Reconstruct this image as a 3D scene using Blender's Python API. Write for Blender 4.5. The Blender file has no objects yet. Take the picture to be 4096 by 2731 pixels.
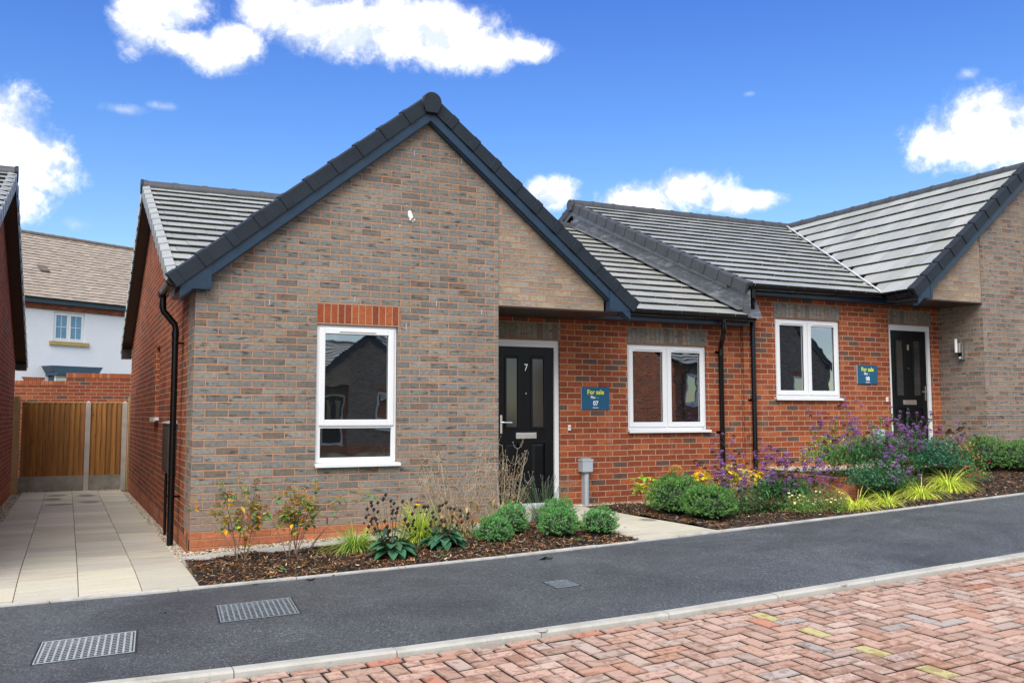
import bpy, bmesh, math, random
from mathutils import Vector, Matrix, noise
random.seed(7)
R=random.Random(11)
sc=bpy.context.scene
COL=bpy.context.collection
PI=math.pi
# ------------------------------------------------------------------ nodes
class NT:
    def __init__(s,name,tree=None):
        if tree is None:
            m=bpy.data.materials.new(name); m.use_nodes=True; s.m=m; s.t=m.node_tree; s.t.nodes.clear()
        else: s.t=tree
    def n(s,typ,**kw):
        nd=s.t.nodes.new(typ)
        for k,v in kw.items():
            if k.startswith('i_'):
                key=k[2:]; key=int(key) if key.isdigit() else key.replace('_',' ')
                s.set(nd,key,v)
            else: setattr(nd,k,v)
        return nd
    def set(s,nd,key,v):
        sock=nd.inputs[key]
        if isinstance(v,bpy.types.NodeSocket): s.t.links.new(v,sock)
        else:
            if isinstance(v,(tuple,list)) and len(v)==3 and sock.type=='RGBA': v=(*v,1)
            sock.default_value=v
    def math(s,op,a,b=None,c=None,clamp=False):
        nd=s.t.nodes.new('ShaderNodeMath'); nd.operation=op; nd.use_clamp=clamp
        s.set(nd,0,a)
        if b is not None: s.set(nd,1,b)
        if c is not None: s.set(nd,2,c)
        return nd.outputs[0]
    def vmath(s,op,a,b=None):
        nd=s.t.nodes.new('ShaderNodeVectorMath'); nd.operation=op; s.set(nd,0,a)
        if b is not None: s.set(nd,1,b)
        return nd.outputs[1] if op in('LENGTH','DISTANCE','DOT_PRODUCT') else nd.outputs[0]
    def mix(s,f,a,b,blend='MIX'):
        nd=s.t.nodes.new('ShaderNodeMix'); nd.data_type='RGBA'; nd.blend_type=blend
        s.set(nd,0,f); s.set(nd,6,a); s.set(nd,7,b); return nd.outputs[2]
    def ramp(s,f,stops,interp='LINEAR'):
        nd=s.t.nodes.new('ShaderNodeValToRGB'); cr=nd.color_ramp; cr.interpolation=interp
        while len(cr.elements)<len(stops): cr.elements.new(.5)
        for e,(p,c) in zip(cr.elements,stops): e.position=p; e.color=(*c,1) if len(c)==3 else c
        s.set(nd,0,f); return nd.outputs[0]
    def mr(s,v,a,b,c=0.,d=1.,typ='LINEAR'):
        nd=s.t.nodes.new('ShaderNodeMapRange'); nd.interpolation_type=typ
        for i,x in enumerate((v,a,b,c,d)): s.set(nd,i,x)
        return nd.outputs[0]
    def noise(s,vec,scale,detail=3,rough=.5,dist=0.,out=0):
        nd=s.n('ShaderNodeTexNoise',i_Scale=scale,i_Detail=detail,i_Roughness=rough,i_Distortion=dist)
        if vec is not None: s.set(nd,0,vec)
        return nd.outputs[out]
    def scalev(s,vec,sx,sy,sz):
        return s.n('ShaderNodeMapping',i_0=vec,i_3=(sx,sy,sz)).outputs[0]
    def obj(s): return s.n('ShaderNodeTexCoord').outputs['Object']
    def uv(s): return s.n('ShaderNodeTexCoord').outputs['UV']
    def bsdf(s,col,rough=.8,bump=None,dist=.01,strength=1.,metal=0.,spec=.5,**kw):
        b=s.n('ShaderNodeBsdfPrincipled'); s.set(b,'Base Color',col); s.set(b,'Roughness',rough); s.set(b,'Metallic',metal)
        s.set(b,'Specular IOR Level',spec)
        for k,v in kw.items(): s.set(b,k.replace('_',' '),v)
        if bump is not None:
            bp=s.n('ShaderNodeBump',i_Strength=strength,i_Distance=dist,i_Height=bump); s.t.links.new(bp.outputs[0],b.inputs['Normal'])
        return b
    def out(s,b):
        o=s.n('ShaderNodeOutputMaterial'); s.t.links.new(b.outputs[0] if hasattr(b,'outputs') else b,o.inputs[0]); return s.m

def brick_mat(name,stops,mortar,bw=.225,bh=.075,joint=.0120,soldier=False,marks=.0,markcol=(.04,.035,.035),seed=0.,splash=False):
    t=NT(name); uv=t.uv(); sp=t.n('ShaderNodeSeparateXYZ',i_0=uv); u,v=sp.outputs[0],sp.outputs[1]
    if soldier: u,v=v,u; 
    vr=t.math('DIVIDE',v,bh); row=t.math('FLOOR',vr); fy=t.math('FRACT',vr)
    off=0. if soldier else t.math('MULTIPLY',t.math('FLOORED_MODULO',row,2.),.5)
    ur=t.math('ADD',t.math('DIVIDE',u,bw),off); col=t.math('FLOOR',ur); fx=t.math('FRACT',ur)
    ex=t.math('MULTIPLY',t.math('MINIMUM',fx,t.math('SUBTRACT',1.,fx)),bw)
    ey=t.math('MULTIPLY',t.math('MINIMUM',fy,t.math('SUBTRACT',1.,fy)),bh)
    d=t.math('MINIMUM',ex,ey)
    wob=t.math('MULTIPLY',t.math('SUBTRACT',t.noise(uv,60,2),.5),.005)
    mask=t.mr(t.math('ADD',d,wob),joint/2-.0012,joint/2+.0022,0,1,'SMOOTHSTEP')
    cid=t.n('ShaderNodeCombineXYZ',i_0=col,i_1=row,i_2=seed).outputs[0]
    wn=t.n('ShaderNodeTexWhiteNoise',noise_dimensions='3D',i_0=cid)
    base=t.ramp(wn.outputs[0],stops,'CONSTANT')
    jit=t.n('ShaderNodeSeparateColor',i_0=wn.outputs[1])
    base=t.mix(1.,base,t.ramp(jit.outputs[0],[(0,(.87,.87,.87)),(1,(1.13,1.12,1.11))]),'MULTIPLY')
    fine=t.noise(t.vmath('ADD',uv,cid),28,5,.65)
    base=t.mix(1.,base,t.ramp(fine,[(.25,(.68,.68,.68)),(.75,(1.3,1.3,1.3))]),'MULTIPLY')
    if marks>0:
        rot=t.n('ShaderNodeMapping',i_0=uv,i_2=(0,0,.5),i_3=(7,26,1)).outputs[0]
        mk=t.noise(t.vmath('ADD',rot,t.vmath('MULTIPLY',cid,(3.7,5.1,0))),1.,3,.55)
        base=t.mix(t.math('MULTIPLY',t.mr(mk,.55,.68,0,1,'SMOOTHSTEP'),marks),base,markcol)
    mc=t.mix(t.noise(uv,9,4),tuple(c*.72 for c in mortar),tuple(c*1.22 for c in mortar))
    colr=t.mix(mask,mc,base)
    big=t.noise(uv,.9,4,.6)
    colr=t.mix(1.,colr,t.ramp(big,[(.3,(.88,.87,.86)),(.7,(1.1,1.1,1.1))]),'MULTIPLY')
    if splash:
        colr=t.mix(t.mr(t.math('ADD',v,t.math('MULTIPLY',big,.25)),.12,.50,.42,0),colr,(.34,.20,.14))
    # faint salts / run stains
    st=t.noise(t.scalev(uv,5,.6,1),1.,4,.6)
    colr=t.mix(t.mr(st,.6,.8,0,.22),colr,(.42,.36,.32))
    h=t.math('ADD',t.math('MULTIPLY',mask,.8),t.math('MULTIPLY',t.noise(uv,90,3),.35))
    return t.out(t.bsdf(colr,.88,h,.009,1.,spec=.25))

GREY=[(0,(.175,.163,.146)),(.10,(.205,.195,.173)),(.42,(.198,.194,.180)),(.62,(.225,.212,.184)),(.84,(.225,.195,.155)),(.96,(.15,.12,.098))]
MORT=(.44,.245,.150)
PALE=[(0,(.30,.25,.185)),(.25,(.255,.23,.195)),(.5,(.32,.27,.195)),(.75,(.27,.24,.20)),(.93,(.20,.17,.14))]
RED=[(0,(.26,.062,.027)),(.25,(.33,.080,.030)),(.5,(.285,.068,.028)),(.68,(.36,.098,.036)),(.8,(.22,.055,.027)),(.89,(.11,.065,.05))]
MORT2=(.45,.27,.17)
M={}
M['grey_brick']=brick_mat('grey_brick',GREY,MORT,marks=.75,splash=True)
M['pale_brick']=brick_mat('pale_brick',PALE,MORT,marks=.35,markcol=(.09,.07,.06),seed=4.)
M['red_brick']=brick_mat('red_brick',RED,MORT2,marks=.4,markcol=(.06,.03,.025),seed=2.)
M['plinth_brick']=brick_mat('plinth_brick',[(0,(.42,.14,.065)),(.4,(.48,.165,.075)),(.8,(.37,.12,.06))],(.38,.20,.12),seed=9.)
M['red_soldier']=brick_mat('red_soldier',RED[:5],MORT2,bw=.225,soldier=True,marks=.3)
M['grey_soldier']=brick_mat('grey_soldier',GREY,(.28,.15,.09),bw=.225,soldier=True,marks=.7)
M['garden_brick']=brick_mat('garden_brick',RED,(.40,.25,.17),seed=21.)
M['coping_brick']=brick_mat('coping_brick',[(0,(.38,.10,.04)),(.5,(.46,.15,.06)),(.8,(.30,.08,.035))],(.25,.13,.08),bw=.45,bh=.075,soldier=True)

def simple(name,col,rough=.5,nscale=0,namt=.15,bump=0,bscale=40,metal=0,spec=.5,**kw):
    t=NT(name); c=col
    if nscale:
        n=t.noise(t.obj(),nscale,5,.6)
        c=t.mix(1.,col,t.ramp(n,[(.25,(1-namt,)*3),(.75,(1+namt,)*3)]),'MULTIPLY')
    h=t.noise(t.obj(),bscale,3) if bump else None
    return t.out(t.bsdf(c,rough,h,bump or .01,1.,metal,spec,**kw))
M['upvc']=simple('white_upvc',(.74,.75,.755),.28,3,.03)
M['anthracite']=simple('anthracite_board',(.012,.034,.064),.34,4,.2,spec=.5)
M['verge']=simple('dry_verge_plastic',(.013,.019,.027),.5,6,.25,.0006,60,spec=.3)
M['gutter']=simple('black_gutter_plastic',(.004,.004,.005),.22,4,.3,spec=.35)
M['soffit']=simple('brown_soffit_board',(.028,.018,.014),.4,3,.2)
M['door']=simple('black_door_skin',(.003,.0038,.005),.33,8,.3,.0006,120,spec=.3)
M['chrome']=simple('polished_chrome',(.86,.87,.88),.22,0,metal=1)
M['steel']=simple('brushed_steel',(.62,.60,.56),.3,20,.1,metal=1)
M['boxgrey']=simple('grey_plastic',(.38,.42,.46),.45,5,.08)
M['meterbox']=simple('brown_meter_box',(.05,.042,.036),.4,5,.1)
M['skylit_board']=simple('skylit_barge_board',(.09,.10,.11),.45,5,.2)  # barge board in a lighter grey, skylight put into its colour
M['verge_pale']=simple('pale_verge_cap',(.36,.37,.36),.4,6,.15)
M['lead']=None
t=NT('lead_sheet'); n=t.noise(t.obj(),7,6,.7); n2=t.noise(t.scalev(t.obj(),3,3,14),1.,5,.7)
c=t.mix(n,(.07,.077,.086),(.20,.21,.225)); c=t.mix(t.mr(n2,.5,.72,0,.8),c,(.48,.49,.50)); M['lead']=t.out(t.bsdf(c,.42,n2,.01,.4,metal=.35))
M['weather']=simple('white_light_casing',(.8,.8,.78),.3)
def tile_mat(name,c1,c2,moss=(.08,.085,.05),rough=.5,mossamt=.25):
    t=NT(name); o=t.obj(); n=t.noise(o,2.2,6,.65); c=t.mix(n,c1,c2)
    rnd=t.n('ShaderNodeAttribute',attribute_name='Col').outputs[0]
    c=t.mix(1.,c,rnd,'MULTIPLY')
    c=t.mix(t.mr(t.noise(o,11,5,.7),.56,.75,0,mossamt),c,moss)
    c=t.mix(1.,c,t.ramp(t.noise(o,140,2),[(.2,(.85,.85,.85)),(.8,(1.12,1.12,1.12))]),'MULTIPLY')
    return t.out(t.bsdf(c,rough,t.noise(o,120,2),.002,.7,spec=.5))
M['tile']=tile_mat('concrete_roof_tile',(.31,.32,.30),(.43,.435,.405),rough=.38)
M['tile_edge']=tile_mat('shaded_tile_edge',(.008,.0085,.007),(.022,.022,.015),rough=.8)  # tile butts coloured near black, shade under each course painted in
M['oldtile']=tile_mat('weathered_brown_tile',(.30,.24,.19),(.43,.365,.30),moss=(.10,.08,.07),rough=.8,mossamt=.9)
M['oldtile_edge']=tile_mat('shaded_old_tile_edge',(.05,.035,.03),(.09,.07,.055),rough=.9)  # butts of the old tiles darkened likewise, row shade in the colour
M['ridge']=simple('ridge_tile',(.055,.058,.064),.5,6,.25,.001,80)
M['ridge_old']=simple('old_ridge_tile',(.13,.105,.085),.85,5,.4)
# glass
t=NT('window_glass'); fr=t.n('ShaderNodeFresnel',i_IOR=1.75)
gl=t.n('ShaderNodeBsdfGlossy',i_Color=(.92,.96,1.,1),i_Roughness=.012); df=t.n('ShaderNodeBsdfDiffuse',i_Color=(.010,.012,.013,1))
nb=t.n('ShaderNodeBump',i_Strength=.05,i_Distance=.02,i_Height=t.noise(t.obj(),2.3,2)); t.t.links.new(nb.outputs[0],gl.inputs['Normal'])
mx=t.n('ShaderNodeMixShader'); t.t.links.new(t.math('MULTIPLY',fr.outputs[0],5.0,clamp=True),mx.inputs[0]); t.t.links.new(df.outputs[0],mx.inputs[1]); t.t.links.new(gl.outputs[0],mx.inputs[2])
M['glass']=t.out(mx)
t=NT('obscure_door_glass'); M['doorglass']=t.out(t.bsdf(t.mix(t.noise(t.obj(),5,3),(.020,.022,.022),(.042,.043,.040)),.10,spec=1.))
# ground materials
t=NT('asphalt'); o=t.obj(); f1=t.math('ADD',t.math('MULTIPLY',t.noise(o,120,4,.8),.55),t.math('MULTIPLY',t.noise(o,48,5,.8),.45)); f2=t.n('ShaderNodeTexVoronoi',i_0=o,i_Scale=150.).outputs[0]
big=t.noise(o,.55,5,.6)
c=t.ramp(f1,[(.34,(.014,.016,.017)),(.47,(.045,.051,.055)),(.55,(.085,.095,.10)),(.63,(.34,.365,.375))])
c=t.mix(1.,c,t.ramp(big,[(.3,(.78,.78,.8)),(.7,(1.25,1.25,1.27))]),'MULTIPLY')
c=t.mix(t.mr(t.noise(o,3.1,6,.7),.63,.75,0,.45),c,(.12,.11,.085)); c=t.mix(t.mr(t.noise(o,1.7,6,.75),.60,.72,0,.35),c,(.02,.022,.024)); c=t.mix(1.,c,t.ramp(t.noise(o,.9,5,.7,.8),[(.35,(.72,.73,.75)),(.5,(1,1,1)),(.68,(1.35,1.35,1.36))]),'MULTIPLY')
M['asphalt']=t.out(t.bsdf(c,t.mr(big,.35,.65,.42,.62),f1,.010,.9,spec=.6))
t=NT('kerb_concrete'); o=t.obj(); n=t.noise(o,4,6,.65); c=t.mix(n,(.34,.33,.29),(.50,.49,.44)); c=t.mix(t.mr(t.noise(o,2.3,6,.75),.48,.7,0,.75),c,(.24,.22,.18)); c=t.mix(t.mr(t.noise(o,30,4,.7),.6,.75,0,.6),c,(.20,.19,.16))
M['kerb']=t.out(t.bsdf(c,.85,t.noise(o,70,3),.002,.6))
M['edging']=simple('concrete_edging',(.42,.41,.38),.85,7,.3,.002,60)
t=NT('riven_paving_slab'); o=t.obj(); att=t.n('ShaderNodeAttribute',attribute_name='Col').outputs[0]
n=t.noise(t.scalev(o,1.2,9,1),1.,5,.6,.6); c=t.ramp(n,[(.28,(.42,.39,.315)),(.5,(.56,.52,.42)),(.62,(.50,.485,.43)),(.78,(.64,.60,.51))])
c=t.mix(1.,c,att,'MULTIPLY'); fine=t.noise(o,60,4); c=t.mix(1.,c,t.ramp(fine,[(.2,(.88,.88,.88)),(.8,(1.08,1.08,1.08))]),'MULTIPLY')
def wetmark(t,o,c,spots,col=(.085,.07,.05)):
    w=t.noise(o,6,4,.6)
    for x,y,rx,ry in spots:
        v=t.n('ShaderNodeMapping',i_0=o,i_1=(-x/rx,-y/ry,0),i_3=(1/rx,1/ry,0)).outputs[0]
        d=t.math('ADD',t.vmath('LENGTH',v),t.math('MULTIPLY',t.math('SUBTRACT',w,.5),.9))
        c=t.mix(t.mr(d,1.05,.65,0,.62),c,col)
    return c
WET=[(-1.30,8.9,.18,.35),(-1.2,7.6,.25,.22),(-1.25,9.9,.2,.3),(-.72,7.9,.2,.3),(-.75,9.6,.18,.4),(4.35,-.55,.2,.13),(4.45,-.12,.14,.12),(4.2,-.62,.14,.1),(4.1,.1,.15,.1),(4.75,-.85,.1,.15)]
c=wetmark(t,o,c,WET)
M['slab']=t.out(t.bsdf(c,.8,t.math('ADD',n,t.math('MULTIPLY',fine,.3)),.006,.7,spec=.3))
M['joint']=simple('mossy_joint_sand',(.17,.155,.085),.95,20,.5)
t=NT('block_paver'); o=t.obj(); att=t.n('ShaderNodeAttribute',attribute_name='Col').outputs[0]
n=t.noise(o,17,5,.62,.5); n3=t.noise(o,1.1,4,.6); c=t.mix(t.mr(t.math('ADD',n,t.math('MULTIPLY',t.math('SUBTRACT',n3,.5),.35)),.50,.58,0,.75,'SMOOTHSTEP'),att,t.mix(1.,att,(.62,.50,.44),'MULTIPLY'))
c=t.mix(1.,c,t.ramp(t.noise(o,150,3),[(.2,(.8,.8,.8)),(.8,(1.18,1.18,1.18))]),'MULTIPLY')
M['paver']=t.out(t.bsdf(c,.72,t.noise(o,130,3),.002,.8,spec=.35))
M['roadbase']=simple('dark_joint_sand',(.045,.033,.026),.95,40,.6,.003,90)
M['soil']=simple('dark_soil',(.030,.019,.013),.95,14,.5,.02,30)
M['ground']=simple('rough_ground',(.09,.085,.05),.95,.6,.4)
t=NT('leaf_foliage'); att=t.n('ShaderNodeAttribute',attribute_name='Col').outputs[0]
b=t.bsdf(att,.55,spec=.25); tr=t.n('ShaderNodeBsdfTranslucent',i_0=t.mix(1.,att,(1.5,1.7,.6),'MULTIPLY')); mx=t.n('ShaderNodeMixShader',i_0=.22)
t.t.links.new(b.outputs[0],mx.inputs[1]); t.t.links.new(tr.outputs[0],mx.inputs[2]); M['leaf']=t.out(mx)
t=NT('plant_matter'); att=t.n('ShaderNodeAttribute',attribute_name='Col').outputs[0]; M['stem']=t.out(t.bsdf(att,.75))
t=NT('bark_chip'); att=t.n('ShaderNodeAttribute',attribute_name='Col').outputs[0]; M['chip']=t.out(t.bsdf(att,.6,t.noise(t.obj(),200,2),.003,.6))
t=NT('pebble'); att=t.n('ShaderNodeAttribute',attribute_name='Col').outputs[0]; M['pebble']=t.out(t.bsdf(att,.6))
# timber
t=NT('treated_timber_board'); o=t.obj(); att=t.n('ShaderNodeAttribute',attribute_name='Col').outputs[0]
g=t.noise(t.scalev(o,28,28,1.6),1.,5,.6,.5); c=t.ramp(g,[(.25,(.15,.060,.012)),(.5,(.27,.115,.022)),(.75,(.37,.175,.04))]); c=t.mix(1.,c,att,'MULTIPLY')
kn=t.n('ShaderNodeTexVoronoi',i_0=t.scalev(o,7,0,2.6),i_Scale=1.).outputs[0]; c=t.mix(t.mr(kn,.05,.12,.8,0),c,(.07,.022,.006))
M['timber']=t.out(t.bsdf(c,.7,g,.003,.6))
M['paletimber']=simple('pale_timber_post',(.45,.32,.15),.7,6,.2)
M['concrete']=simple('concrete_post',(.40,.37,.33),.9,5,.2,.003,80)
M['gravelboard']=simple('concrete_gravel_board',(.23,.215,.18),.9,4,.35,.003,60)
t=NT('white_roughcast_render'); o=t.obj(); n=t.noise(o,22,4,.7); c=t.mix(t.noise(o,1.2,4),(.70,.73,.76),(.80,.82,.84)); M['render']=t.out(t.bsdf(c,.9,n,.03,.6))
M['sandstone']=simple('buff_stone_sill',(.40,.29,.11),.8,6,.15)
M['blueboard']=simple('blue_grey_fascia',(.03,.07,.11),.4,3,.15)
t=NT('painted_sky_glass'); M['backglass']=t.out(t.bsdf(t.mix(t.noise(t.obj(),3,5,.7),(.03,.12,.22),(.10,.30,.48)),.05,spec=1.))  # mottled blue base colour paints the sky's reflection into the panes
M['signblue']=simple('sign_blue_panel',(.008,.085,.17),.35,0)
M['signyellow']=simple('sign_yellow_letter',(.80,.82,.02),.5)
M['signwhite']=simple('sign_white_letter',(.85,.86,.86),.5)
M['signteal']=simple('sign_teal_mark',(.05,.55,.45),.5)
M['iron']=simple('galvanised_cover',(.40,.47,.52),.35,30,.35,.002,90,metal=.6)
M['ironlight']=simple('worn_bright_steel',(.50,.53,.52),.4,25,.25,metal=.4)
M['irondark']=simple('cover_recess',(.018,.02,.022),.6,30,.3)
M['white_droppings']=simple('white_splash',(.8,.8,.78),.8)
# ------------------------------------------------------------------ mesh builder
class Thing:
    def __init__(s,name,label,cat,loc=(0,0,0),rz=0,group=None):
        o=bpy.data.objects.new(name,None); COL.objects.link(o); o.empty_display_size=.2
        o.location=loc; o.rotation_euler=(0,0,rz); o['label']=label; o['category']=cat
        if group: o['group']=group
        s.o=o; s.loc=Vector(loc)
IDT=lambda p:p
class MB:
    def __init__(s,T=None): s.v=[];s.f=[];s.m=[];s.uv=[];s.c=[];s.T=T or IDT; s.hascol=False
    def quad(s,ps,mi=0,uv=None,col=(1,1,1)):
        b=len(s.v); ps=[Vector(p) for p in ps]
        if uv is None:
            n=(ps[1]-ps[0]).cross(ps[-1]-ps[0]); ax=max(range(3),key=lambda i:abs(n[i]))
            if ax==0: uv=[(p.y,p.z) for p in ps]
            elif ax==1: uv=[(p.x,p.z) for p in ps]
            else: uv=[(p.x,p.y) for p in ps]
        s.v+=[tuple(s.T(tuple(p))) for p in ps]; s.f.append(tuple(range(b,b+len(ps)))); s.m.append(mi); s.uv.append(uv); s.c.append(col)
        if col!=(1,1,1): s.hascol=True
    def hexa(s,a,b,mi=0,col=(1,1,1),skip=()):
        # a,b : two quads (lists of 4) ; a bottom, b top
        fs=[(a[3],a[2],a[1],a[0]),(b[0],b[1],b[2],b[3])]+[(a[i],a[(i+1)%4],b[(i+1)%4],b[i]) for i in range(4)]
        for i,q in enumerate(fs):
            if i in skip: continue
            s.quad(q,mi[i] if isinstance(mi,(list,tuple)) else mi,col=col)
    def box(s,x0,x1,y0,y1,z0,z1,mi=0,col=(1,1,1)):
        s.hexa([(x0,y0,z0),(x1,y0,z0),(x1,y1,z0),(x0,y1,z0)],[(x0,y0,z1),(x1,y0,z1),(x1,y1,z1),(x0,y1,z1)],mi,col)
    def prism_y(s,pts,y0,y1,mi=0):
        s.quad([(x,y0,z) for x,z in pts],mi); s.quad([(x,y1,z) for x,z in reversed(pts)],mi)
        for i in range(len(pts)):
            a,b=pts[i],pts[(i+1)%len(pts)]; s.quad([(a[0],y0,a[1]),(a[0],y1,a[1]),(b[0],y1,b[1]),(b[0],y0,b[1])],mi)
    def prism_x(s,pts,x0,x1,mi=0):
        s.quad([(x0,y,z) for y,z in pts],mi); s.quad([(x1,y,z) for y,z in reversed(pts)],mi)
        for i in range(len(pts)):
            a,b=pts[i],pts[(i+1)%len(pts)]; s.quad([(x0,a[0],a[1]),(x1,a[0],a[1]),(x1,b[0],b[1]),(x0,b[0],b[1])],mi)
    def tube(s,path,r,n=12,mi=0,caps=True,a0=0,a1=2*PI,col=(1,1,1)):
        path=[Vector(p) for p in path]; rings=[]
        for i,p in enumerate(path):
            d=(path[min(i+1,len(path)-1)]-path[max(i-1,0)]).normalized()
            ref=Vector((0,0,1)) if abs(d.z)<.9 else Vector((1,0,0))
            x=d.cross(ref).normalized(); y=x.cross(d).normalized()
            rr=r[i] if isinstance(r,(list,tuple)) else r
            full=abs(a1-a0-2*PI)<1e-6; k=n if full else n+1
            rings.append([p+(x*math.cos(a0+(a1-a0)*j/n)+y*math.sin(a0+(a1-a0)*j/n))*rr for j in range(k)])
        for i in range(len(rings)-1):
            k=len(rings[0]); full=k==n
            for j in range(n):
                a,b=j,(j+1)%k
                s.quad([rings[i][a],rings[i][b],rings[i+1][b],rings[i+1][a]],mi,col=col)
        if caps:
            s.quad(list(reversed(rings[0])),mi,col=col); s.quad(rings[-1],mi,col=col)
    def build(s,name,mats,thing=None,parent=None,smooth=False,bevel=0,weld=True,kind=None,solid=0):
        me=bpy.data.meshes.new(name)
        L=thing.loc if thing else Vector((0,0,0))
        me.from_pydata([(a-L.x,b-L.y,c-L.z) for a,b,c in s.v],[],s.f)
        me.polygons.foreach_set('material_index',s.m)
        ul=me.uv_layers.new(name='UVMap'); fl=[k for u in s.uv for p in u for k in p]; ul.data.foreach_set('uv',fl)
        ca=me.color_attributes.new('Col','FLOAT_COLOR','CORNER'); fl=[]
        for f,c in zip(s.f,s.c): fl+=[c[0],c[1],c[2],1.]*len(f)
        ca.data.foreach_set('color',fl)
        for m in (mats if isinstance(mats,(list,tuple)) else [mats]): me.materials.append(M[m] if isinstance(m,str) else m)
        if weld:
            bm=bmesh.new(); bm.from_mesh(me); bmesh.ops.remove_doubles(bm,verts=bm.verts,dist=1e-5); bmesh.ops.recalc_face_normals(bm,faces=bm.faces); bm.to_mesh(me); bm.free()
        if smooth:
            me.polygons.foreach_set('use_smooth',[True]*len(me.polygons))
            me.set_sharp_from_angle(angle=math.radians(40))
        me.update()
        o=bpy.data.objects.new(name,me); COL.objects.link(o)
        if parent is not None: o.parent=parent
        elif thing: o.parent=thing.o
        if bevel:
            b=o.modifiers.new('bevel','BEVEL'); b.width=bevel; b.segments=2; b.limit_method='ANGLE'; b.angle_limit=.6
        if kind: o['kind']=kind
        return o
def tag(o,label,cat,group=None,kind=None):
    o['label']=label; o['category']=cat
    if group: o['group']=group
    if kind: o['kind']=kind
    return o
def text_mesh(body,size,font_bold=0,ext=.001):
    cu=bpy.data.curves.new('txt','FONT'); cu.body=body; cu.size=size; cu.align_x='CENTER'; cu.align_y='CENTER'; cu.extrude=ext; cu.offset=font_bold
    o=bpy.data.objects.new('txt',cu); COL.objects.link(o); dg=bpy.context.evaluated_depsgraph_get(); dg.update()
    me=bpy.data.meshes.new_from_object(o.evaluated_get(dg)); bpy.data.objects.remove(o); return me
def put_text(body,size,pos,mat,thing=None,parent=None,name='lettering',bold=0,flip=False,sx=1.):
    me=text_mesh(body,size,bold); me.name=name
    o=bpy.data.objects.new(name,me); COL.objects.link(o)
    me.materials.clear(); me.materials.append(M[mat])
    me.transform(Matrix.Translation(Vector(pos)-(thing.loc if thing else Vector((0,0,0))))@Matrix.Rotation(PI/2,4,'X')@Matrix.Scale(sx,4,(1,0,0)))
    if parent is not None: o.parent=parent
    elif thing: o.parent=thing.o
    return o
# strip wall: plane facing -Y (or X), openings, tops by function
def wall_strips(mb,u0,u1,zb,top,ops,mk,depth,mi=0,cuts=()):
    """mk(u,d,z)->point, d depth into wall."""
    us=sorted(set([u0,u1]+[c for o in ops for c in o[:2]]+[c for c in cuts if u0<c<u1]))
    uvf=lambda ps:[(p[0],p[1]) for p in ps]
    for a,b in zip(us,us[1:]):
        om=[o for o in ops if o[0]<=a+1e-6 and o[1]>=b-1e-6]
        zz=[(zb,zb)]
        for o in sorted(om,key=lambda o:o[2]): zz+=[(o[2],o[2]),(o[3],o[3])]
        zz.append((top(a),top(b)))
        for i in range(0,len(zz),2):
            (l0,l1),(h0,h1)=zz[i],zz[i+1]
            if max(h0-l0,h1-l1)<1e-4: continue
            mb.quad([mk(a,0,l0),mk(b,0,l1),mk(b,0,h1),mk(a,0,h0)],mi,uv=[(a,l0),(b,l1),(b,h1),(a,h0)])
    for a,b,c,d in ops:
        mb.quad([mk(a,0,c),mk(a,depth,c),mk(a,depth,d),mk(a,0,d)],mi,uv=[(0,c),(depth,c),(depth,d),(0,d)])
        mb.quad([mk(b,0,c),mk(b,depth,c),mk(b,depth,d),mk(b,0,d)],mi,uv=[(0,c),(depth,c),(depth,d),(0,d)])
        mb.quad([mk(a,0,d),mk(b,0,d),mk(b,depth,d),mk(a,depth,d)],mi)
        mb.quad([mk(a,0,c),mk(b,0,c),mk(b,depth,c),mk(a,depth,c)],mi)
# ------------------------------------------------------------------ ground heights
def pl(tab,x):
    if x<=tab[0][0]: return tab[0][1]
    for (a,b),(c,d) in zip(tab,tab[1:]):
        if x<=c: return b+(d-b)*(x-a)/(c-a)
    return tab[-1][1]
BEt=[(-40,-1.0),(-6,-1.05),(-3,-1.25),(-1.53,-1.474),(-.55,-1.667),(-.03,-1.72),(.89,-1.83),(2.66,-1.985),(4.8,-2.04),(6.9,-2.06),(9.4,-2.04),(40,-2.04)]
KEt=[(-40,-3.3),(-6,-3.35),(-3,-3.62),(-1.5,-3.86),(-.538,-4.04),(.436,-4.18),(1.28,-4.27),(2.2,-4.335),(2.62,-4.365),(4.07,-4.375),(6.13,-4.385),(40,-4.39)]
BE=lambda x:pl(BEt,x)
KE=lambda x:pl(KEt,x)
def Gx(x): return -.2+.045*max(-30,min(40,x))
def G(x,y): return Gx(x)+.02*max(y,-12)
def D(x,y):
    f=-.235-.011*y
    if y>=0: return f
    be=BE(x); t=min(1,max(0,y/be)); return f*(1-t)+G(x,y)*t
def sstep(a,b,x):
    t=min(1,max(0,(x-a)/(b-a))); return t*t*(3-2*t)
def Wl(x):
    return pl([(-.1,-.20),(3.3,-.05),(3.9,-.02),(7.6,-.02)],x)
def Hb(x,y):
    be=BE(x); g=G(x,be); t=sstep(0,1,(y-be)/(-.35-be))
    lo=g*(1-t)+Wl(x)*t
    hi=g*(1-t)+pl([(7.7,.33),(12,.40)],x)*t
    if y>-1.02: k=1. if x>7.78 else 0.
    else: k=sstep(7.3,8.3,x)
    return lo*(1-k)+hi*k
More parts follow.
